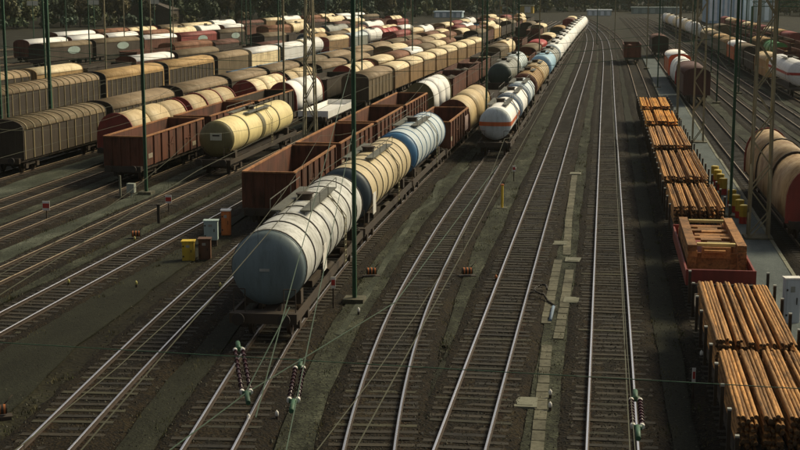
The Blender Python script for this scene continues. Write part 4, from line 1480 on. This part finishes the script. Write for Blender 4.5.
def lamp(x, y, label, mat, r=.13):
    root = thing('ground_lamp', label, 'ground lamp', (x, y, -.15), 0, 'low marker lamps between the tracks')
    obj('stem', MB().cyl(0, .22, .05, 'z', seg=8).mesh('stem', UNDER), root)
    obj('head', MB().lathe([(.2, 0), (.22, r), (.34, r * .95), (.42, 0)], 'z', seg=10).mesh('head', mat), root)
    return root


PY = paint((0.42, 0.38, 0.12), (0.2, 0.17, 0.07), 0.4)
for x, y, m, where in [
        (-17.1, 60.5, PY, 'between two tracks below the cabinets'),
        (-21.0, 60.3, PY, 'on the ground below the yellow cabinet'), (-24.2, 60.2, PY, 'at the left picture edge'), (-10.0, 56.5, WHITE, 'at the foot of the dark green mast'),
        (-1.5, 44.2, WHITE, 'on the nearest trough chamber, front one'), (-1.55, 45.6, WHITE, 'on the nearest trough chamber, rear one'),
        (-10.1, 42, WHITE, 'below the middle insulator'), (-4.8, 64, ORANGE, 'beside the striped lever and centre rail'),
        (-10.9, 41.5, WHITE, 'between the nearest tank train rails'), (3.3, 39.5, WHITE, 'at the bottom beside the log train'),
        (3.8, 51.5, WHITE, 'beside the second log stack'), (-6.4, 103, WHITE, 'beside the short orange marker post'), (-24.8, 71.2, PY, 'in front of the striped lever on the left')]:
    lamp(x, y, 'low %s marker lamp %s' % ('yellowish' if m is PY else 'white' if m is WHITE else 'orange', where), m, .06)
yp = thing('yellow_post', 'bright yellow post between the curving and straight track', 'post', (-6.1, 85.6, -.15), 0)
obj('tube', MB().cyl(0, 1.5, .075, 'z', seg=10).mesh('tube', YELLOW), yp)
obj('footing', MB().box(-.3, .3, -.3, .3, 0, .12).mesh('footing', CONC), yp)
obj('cap', MB().cyl(1.5, 1.57, .1, 'z', seg=10).mesh('cap', ORANGE), yp)
bp = thing('black_post', 'short black post left of the cabinets', 'post', (-25.4, 77.2, -.15), 0)
obj('tube', MB().cyl(0, 1.15, .1, 'z', seg=8).mesh('tube', BLACK), bp)
obj('cap', MB().cyl(1.15, 1.2, .13, 'z', seg=8).mesh('cap', BLACK), bp)
bp = thing('grey_post', 'pale post and box below the nearest rusty open wagon', 'post', (-31.0, 86.5, -.15), 0)
obj('tube', MB().box(-.06, .06, -.06, .06, 0, 1.5).mesh('tube', CONCL), bp)
obj('box', MB().box(.5, 1.0, -.2, .2, .4, 1.0).bar((.75, 0, 0), (.75, 0, .4), .05).mesh('box', paint((0.3, 0.33, 0.28), (0.1, 0.1, 0.08), 0.4)), bp)

# yellow drums with red lower halves on the platform
DR = MB().cyl(.30, .78, .26, 'z', seg=14).lathe([(.52, .26), (.54, .285), (.56, .26)], 'z', seg=14).mesh('drum_top', YELLOW)
DB = MB().cyl(-.0, .30, .26, 'z', seg=14).mesh('drum_base', RED)
DL = MB().cyl(.781, .80, .2, 'z', seg=12).mesh('lid', paint((0.72, 0.6, 0.2), (0.3, 0.2, 0.05), 0.3))
drs = [(7.75, 99.0), (7.78, 96.9), (7.8, 94.8), (7.83, 92.7), (7.95, 87.6), (8.0, 85.5), (8.05, 83.5), (8.1, 81.5)]
words_d = ['farthest yellow drum', 'second yellow drum', 'third yellow drum', 'nearest yellow drum']
for i, (x, y) in enumerate(drs):
    o = thing('yellow_drum', f'{words_d[i % 4]} of the {"farther" if i < 4 else "nearer"} row on the platform', 'drum', (x, y, .021), random.uniform(0, 3), 'yellow drums on the platform')
    o.scale = (1, 1, 1.35)
    obj('drum_top', DR, o)
    obj('drum_base', DB, o)
    obj('lid', DL, o)
hs = thing('hose_stand', 'black hose coil and blue pipe beside the cable trough', 'hose', (-2.6, 61.2, -.1), 0)
hose = MB()
hose.path([(.28 * math.cos(t) , .9 * math.sin(t), .35 + .05 * math.sin(2 * t)) for t in [i * math.pi * 1.7 / 14 for i in range(15)]] + [(.35, -1.2, .12), (.75, -2.2, .1), (.55, -4.5, .08)], .045, 6)
obj('hose', hose.mesh('hose', BLACK), hs)
obj('pipe', MB().bar((.62, -4.8, .1), (.66, -2.4, .12), .07, 8).mesh('pipe', BLUEGREY), hs)

# ------------------------------------------------------------------ buildings
def hall(x, y, w, d, h, mat, roofm, label, strips=0, stripm=None, gable=0.0, cat='building'):
    root = thing('building', label, cat, (x, y, -.15), 0)
    obj('wall', MB().box(-w / 2, w / 2, -d / 2, d / 2, 0, h).mesh('wall', mat), root)
    if gable:
        obj('roof', MB().extrude_y([(-w / 2 - .5, h), (w / 2 + .5, h), (0, h + gable)], -d / 2 - .5, d / 2 + .5).mesh('roof', roofm), root)
    else:
        obj('roof', MB().box(-w / 2 - .3, w / 2 + .3, -d / 2 - .3, d / 2 + .3, h, h + .5).mesh('roof', roofm), root)
    for i in range(strips):
        px = -w / 2 + w * (i + .5) / strips
        obj('panel', MB().box(px - w / strips * .28, px + w / strips * .28, -d / 2 - .08, -d / 2 - .01, h * .08, h * .95).mesh('panel', stripm), root)
    return root


BW = paint((0.38, 0.54, 0.68), (0.25, 0.3, 0.33), 0.3)
BW2 = paint((0.80, 0.85, 0.88), (0.4, 0.44, 0.45), 0.3)
hall(39.5, 500, 11.5, 30, 13, BW, BW2, 'tall pale blue hall with white vertical panels', 7, BW2)
hall(53, 520, 13, 20, 8, paint((0.40, 0.45, 0.44), (0.25, 0.26, 0.25), 0.4), BW2, 'low pale grey hall beside the tall blue hall', 5, BW2)
hall(-148, 452, 15, 14, 5.0, paint((0.05, 0.035, 0.02), (0.03, 0.02, 0.012), 0.5), paint((0.06, 0.045, 0.03), (0.03, 0.02, 0.015), 0.5), 'dark brown shed with gable roof before the trees', gable=3.2)
hall(-62, 560, 11, 8, 2.0, paint((0.35, 0.45, 0.5), (0.2, 0.24, 0.25), 0.4), paint((0.5, 0.62, 0.70), (0.3, 0.34, 0.36), 0.3), 'low pale blue shed left of the yellow shed', 4, BW2)
hall(-40, 640, 15, 8, 3.2, paint((0.52, 0.36, 0.05), (0.3, 0.2, 0.04), 0.3), paint((0.30, 0.30, 0.2), (0.15, 0.14, 0.1), 0.4), 'yellow shed at the far end of the yard', 3, WHITE)
hall(-3, 600, 10, 8, 2.0, paint((0.40, 0.47, 0.48), (0.2, 0.24, 0.22), 0.4), paint((0.62, 0.68, 0.70), (0.35, 0.38, 0.36), 0.3), 'pale shed behind the long white wagons', 4, BW2)
hall(22, 640, 22, 8, 2.4, paint((0.20, 0.25, 0.22), (0.12, 0.14, 0.12), 0.4), paint((0.26, 0.32, 0.30), (0.15, 0.17, 0.15), 0.3), 'long low grey shed behind the straight tracks', 6, paint((0.3, 0.36, 0.34), (0.2, 0.22, 0.2), 0.3))

# white sign boards on poles before the trees
for i, (x, y) in enumerate([(-139, 330), (-129, 345), (-118, 360)]):
    o = thing('sign_board', ('left', 'middle', 'right')[i] + ' small white board on a pole before the trees', 'sign', (x, y, -.15), R(20), 'white boards on poles before the trees')
    obj('pole', MB().cyl(0, 9.2, .12, 'z', seg=6).mesh('pole', GREEN), o)
    obj('board', MB().box(-1.3, 1.3, -.1, .1, 8.2, 9.3).mesh('board', paint((0.5, 0.5, 0.42), (0.3, 0.28, 0.2), 0.3)), o)

# ------------------------------------------------------------------ trees
def crown_mesh(seed, n, rx, rz, cz, mat, size):
    rnd = random.Random(seed)
    b = MB()
    lobes = []
    for _ in range(13):
        a, e = rnd.uniform(0, 6.283), rnd.uniform(-.6, 1.0)
        q = rnd.uniform(.35, .85)
        lobes.append((rx * q * math.cos(a) * math.cos(e), rx * q * math.sin(a) * math.cos(e), cz + rz * q * math.sin(e), rnd.uniform(.28, .5)))
    for _ in range(n):
        lx, ly, lz, lr = rnd.choice(lobes)
        v = Vector((rnd.gauss(0, 1), rnd.gauss(0, 1), rnd.gauss(0, 1))).normalized() * (rnd.random() ** .35)
        c = Vector((lx + v.x * lr * rx, ly + v.y * lr * rx, lz + v.z * lr * rz * .9))
        nrm = (v + Vector((rnd.gauss(0, .5), rnd.gauss(0, .5), rnd.gauss(.2, .5)))).normalized()
        t = nrm.orthogonal().normalized()
        t = Matrix.Rotation(rnd.uniform(0, 6.28), 3, nrm) @ t
        w = nrm.cross(t)
        s = size * rnd.uniform(.5, 1.25)
        k = len(b.v)
        for a_, c_ in ((-1, -.6), (.2, -1), (1, .3), (-.3, 1)):
            b.v.append(tuple(c + t * (a_ * s) + w * (c_ * s)))
        b.face([k, k + 1, k + 2, k + 3])
    return b.mesh('crown', mat)


def trunk_mesh(seed, h):
    rnd = random.Random(seed)
    b = MB()
    pts = [(0, 0, 0), (.1, .05, h * .3), (-.05, .1, h * .6), (.1, 0, h * .95)]
    rs = [.32, .26, .18, .06]
    for (p, q, r0, r1) in zip(pts, pts[1:], rs, rs[1:]):
        b.bar(p, q, (r0 + r1) / 2, 7)
    for _ in range(6):
        z = rnd.uniform(.35, .75) * h
        a = rnd.uniform(0, 6.28)
        b.bar((0, 0, z), (math.cos(a) * h * .22, math.sin(a) * h * .22, z + h * .2), .08, 5)
    return b.mesh('trunk', BARK)


LEAF = [leafmat('leaf_dark', (0.0275, 0.0450, 0.0150), (0.0750, 0.1000, 0.0350)), leafmat('leaf_olive', (0.0525, 0.0575, 0.0175), (0.1300, 0.1300, 0.0425)), leafmat('leaf_brown', (0.0562, 0.0450, 0.0163), (0.1300, 0.1063, 0.0375)), leafmat('leaf_bluish', (0.0350, 0.0625, 0.0375), (0.0875, 0.1300, 0.0775))]
KIND = ['dark green', 'olive green', 'brownish autumn', 'blue green']
VAR = []
for i in range(8):
    h = 11 + (i % 4) * 1.2
    VAR.append((crown_mesh(60 + i, 1900, 3.9 + .3 * (i % 3), 5.6, h * .50, LEAF[i % 4], .42), trunk_mesh(80 + i, h * .85), KIND[i % 4]))


def tree(x, y, s, i, place_, group):
    cm, tm, kd = VAR[i % 8]
    o = thing('tree', f'{kd} bushy tree {place_}', 'tree', (x, y, -.15), random.uniform(0, 6.28), group)
    o.scale = (s, s, s * random.uniform(.9, 1.15))
    obj('crown', cm, o)
    obj('trunk', tm, o)


edge = curve([(-230, 372), (-190, 380), (-160, 425), (-130, 470), (-95, 530), (-60, 600), (-20, 670), (30, 680), (70, 620), (120, 560), (160, 540)])
rt = random.Random(5)
x = -215
i = 0
while x < 150:
    for row in range(3):
        xx = x + rt.uniform(-2.5, 2.5)
        tree(xx, edge(x) + row * 9 + rt.uniform(-3, 3), rt.uniform(.75, 1.25), rt.randrange(8), 'in the wood along the far edge of the yard', 'trees along the far edge of the yard')
    x += 6.2 if x < -90 else 8
SHR = [crown_mesh(120 + i, 420, 2.0, 1.5, 1.5, LEAF[i % 4], .34) for i in range(4)]
STM = MB().bar((0, 0, 0), (.1, 0, 1.4), .08, 5).bar((0, 0, .2), (-.5, .2, 1.3), .05, 5).bar((0, 0, .2), (.5, -.3, 1.4), .05, 5).mesh('stem', BARK)
x = -225
while x < 150:
    i = rt.randrange(4)
    xx = x + rt.uniform(-1, 1)
    o = thing('shrub', f'{KIND[i]} shrub at the foot of the trees along the yard', 'shrub', (xx, edge(xx) - rt.uniform(3, 6), -.15), rt.uniform(0, 6), 'shrubs at the foot of the trees')
    k = rt.uniform(.8, 1.6)
    o.scale = (k, k, k)
    obj('crown', SHR[i], o)
    obj('stem', STM, o)
    x += 4.4
# bushes behind the first rows
fw = MB()
rf = random.Random(9)
for _ in range(26000):
    x = rf.uniform(-420, 420)
    y = (edge(max(-225, min(155, x))) + 28 + abs(rf.gauss(0, 1)) * 90)
    hgt = 9 + 7 * math.sin(x * .07) * math.sin(x * .023 + 1) + 3 * math.sin(y * .11)
    z = rf.uniform(0, 1) ** .6 * max(4, hgt) + 1
    s = rf.uniform(.8, 1.7)
    a = rf.uniform(0, 6.28)
    t = Vector((math.cos(a), math.sin(a), rf.uniform(-.4, .4))).normalized()
    w = Vector((-math.sin(a) * rf.uniform(-.5, .5), rf.uniform(-.6, .2), 1)).normalized()
    k = len(fw.v)
    for a_, c_ in ((-1, -.6), (.2, -1), (1, .3), (-.3, 1)):
        fw.v.append(tuple(Vector((x, y, z)) + t * (a_ * s) + w * (c_ * s)))
    fw.face([k, k + 1, k + 2, k + 3], rf.randrange(3))
obj('far_woods', fw.mesh('far_woods', LEAF[0], LEAF[1], LEAF[3]), kind='stuff')

# ------------------------------------------------------------------ loose stones and weeds between the tracks
rs_ = random.Random(77)
KEYS = ['T', 'B', 'C', 'D', 'E', '0', '1', '2', '3']
PAIRS = [('T', 'B'), ('B', 'C'), ('C', 'D'), ('D', 'E'), ('0', 'T'), ('1', '0'), ('2', '1'), ('3', '2')]
st = MB()


def stone(x, y, z, r, m):
    k = len(st.v)
    a = rs_.uniform(0, 6.28)
    for q in range(4):
        t = a + q * 1.57 + rs_.uniform(-.3, .3)
        st.v.append((x + r * math.cos(t), y + r * rs_.uniform(.7, 1.2) * math.sin(t), z - .02))
    st.v.append((x + rs_.uniform(-.4, .4) * r, y + rs_.uniform(-.4, .4) * r, z + r * rs_.uniform(.5, 1.0)))
    for q in range(4):
        st.face([k + q, k + (q + 1) % 4, k + 4], m)


for _ in range(52000):
    key = rs_.choice(KEYS)
    y = 32 + 95 * rs_.random() ** 1.5
    dx = rs_.uniform(-1.6, 1.6)
    if abs(abs(dx) - .75) < .09:
        continue
    stone(TR[key](y) + dx, y, .012 if abs(dx) < 1.42 else -.06, rs_.uniform(.022, .06), rs_.choice((0, 0, 0, 1, 2)))
for _ in range(16000):
    a, b_ = rs_.choice(PAIRS)
    y = 32 + 110 * rs_.random() ** 1.5
    xa, xb = TR[a](y) + 1.6, TR[b_](y) - 1.6
    stone(rs_.uniform(xa, xb), y, -.06, rs_.uniform(.015, .055), rs_.choice((0, 1, 1, 2)))
obj('gravel', st.mesh('gravel', paint((0.026, 0.019, 0.009), (0.012, 0.009, 0.004), 0.5, 0.9, streak=False), paint((0.055, 0.052, 0.036), (0.02, 0.018, 0.01), 0.5, 0.9, streak=False), paint((0.10, 0.095, 0.065), (0.04, 0.035, 0.02), 0.4, 0.9, streak=False)), kind='stuff')
wd = MB()
clumps = []
for _ in range(420):
    a, b_ = rs_.choice(PAIRS)
    y = 36 + 100 * rs_.random() ** 1.3
    e = rs_.choice((TR[a](y) + rs_.uniform(1.55, 2.1), TR[b_](y) - rs_.uniform(1.55, 2.1)))
    clumps.append((e, y, rs_.uniform(.1, .45), rs_.randrange(2)))
for cx, cy, cr, cm in clumps:
    for _ in range(26):
        x, y = cx + rs_.gauss(0, cr * .6), cy + rs_.gauss(0, cr * 1.4)
        a, hh, l = rs_.uniform(0, 6.28), rs_.uniform(.04, .16), rs_.uniform(.02, .08)
        k = len(wd.v)
        wd.v += [(x - .02 * math.cos(a + 1.57), y - .02 * math.sin(a + 1.57), -.09), (x + .02 * math.cos(a + 1.57), y + .02 * math.sin(a + 1.57), -.09), (x + l * math.cos(a), y + l * math.sin(a), -.08 + hh)]
        wd.face([k, k + 1, k + 2], cm)
obj('weeds', wd.mesh('weeds', paint((0.055, 0.060, 0.018), (0.03, 0.03, 0.01), 0.4, 0.9, streak=False, bump=0), paint((0.10, 0.088, 0.030), (0.05, 0.04, 0.015), 0.4, 0.9, streak=False, bump=0)), kind='stuff')

# ------------------------------------------------------------------ thin air haze
hm = bpy.data.materials.new('haze')
hm.use_nodes = True
ht = hm.node_tree
ht.nodes.clear()
ho = ht.nodes.new('ShaderNodeOutputMaterial')
hv = ht.nodes.new('ShaderNodeVolumePrincipled')
hv.inputs['Color'].default_value = (0.80, 0.88, 0.80, 1)
hv.inputs['Density'].default_value = 0.00007
hv.inputs['Anisotropy'].default_value = 0.3
ht.links.new(hv.outputs[0], ho.inputs['Volume'])
hb = MB().box(-2600, 2600, -310, 5100, -1.3, 40).mesh('haze', hm)
obj('haze', hb, kind='stuff')
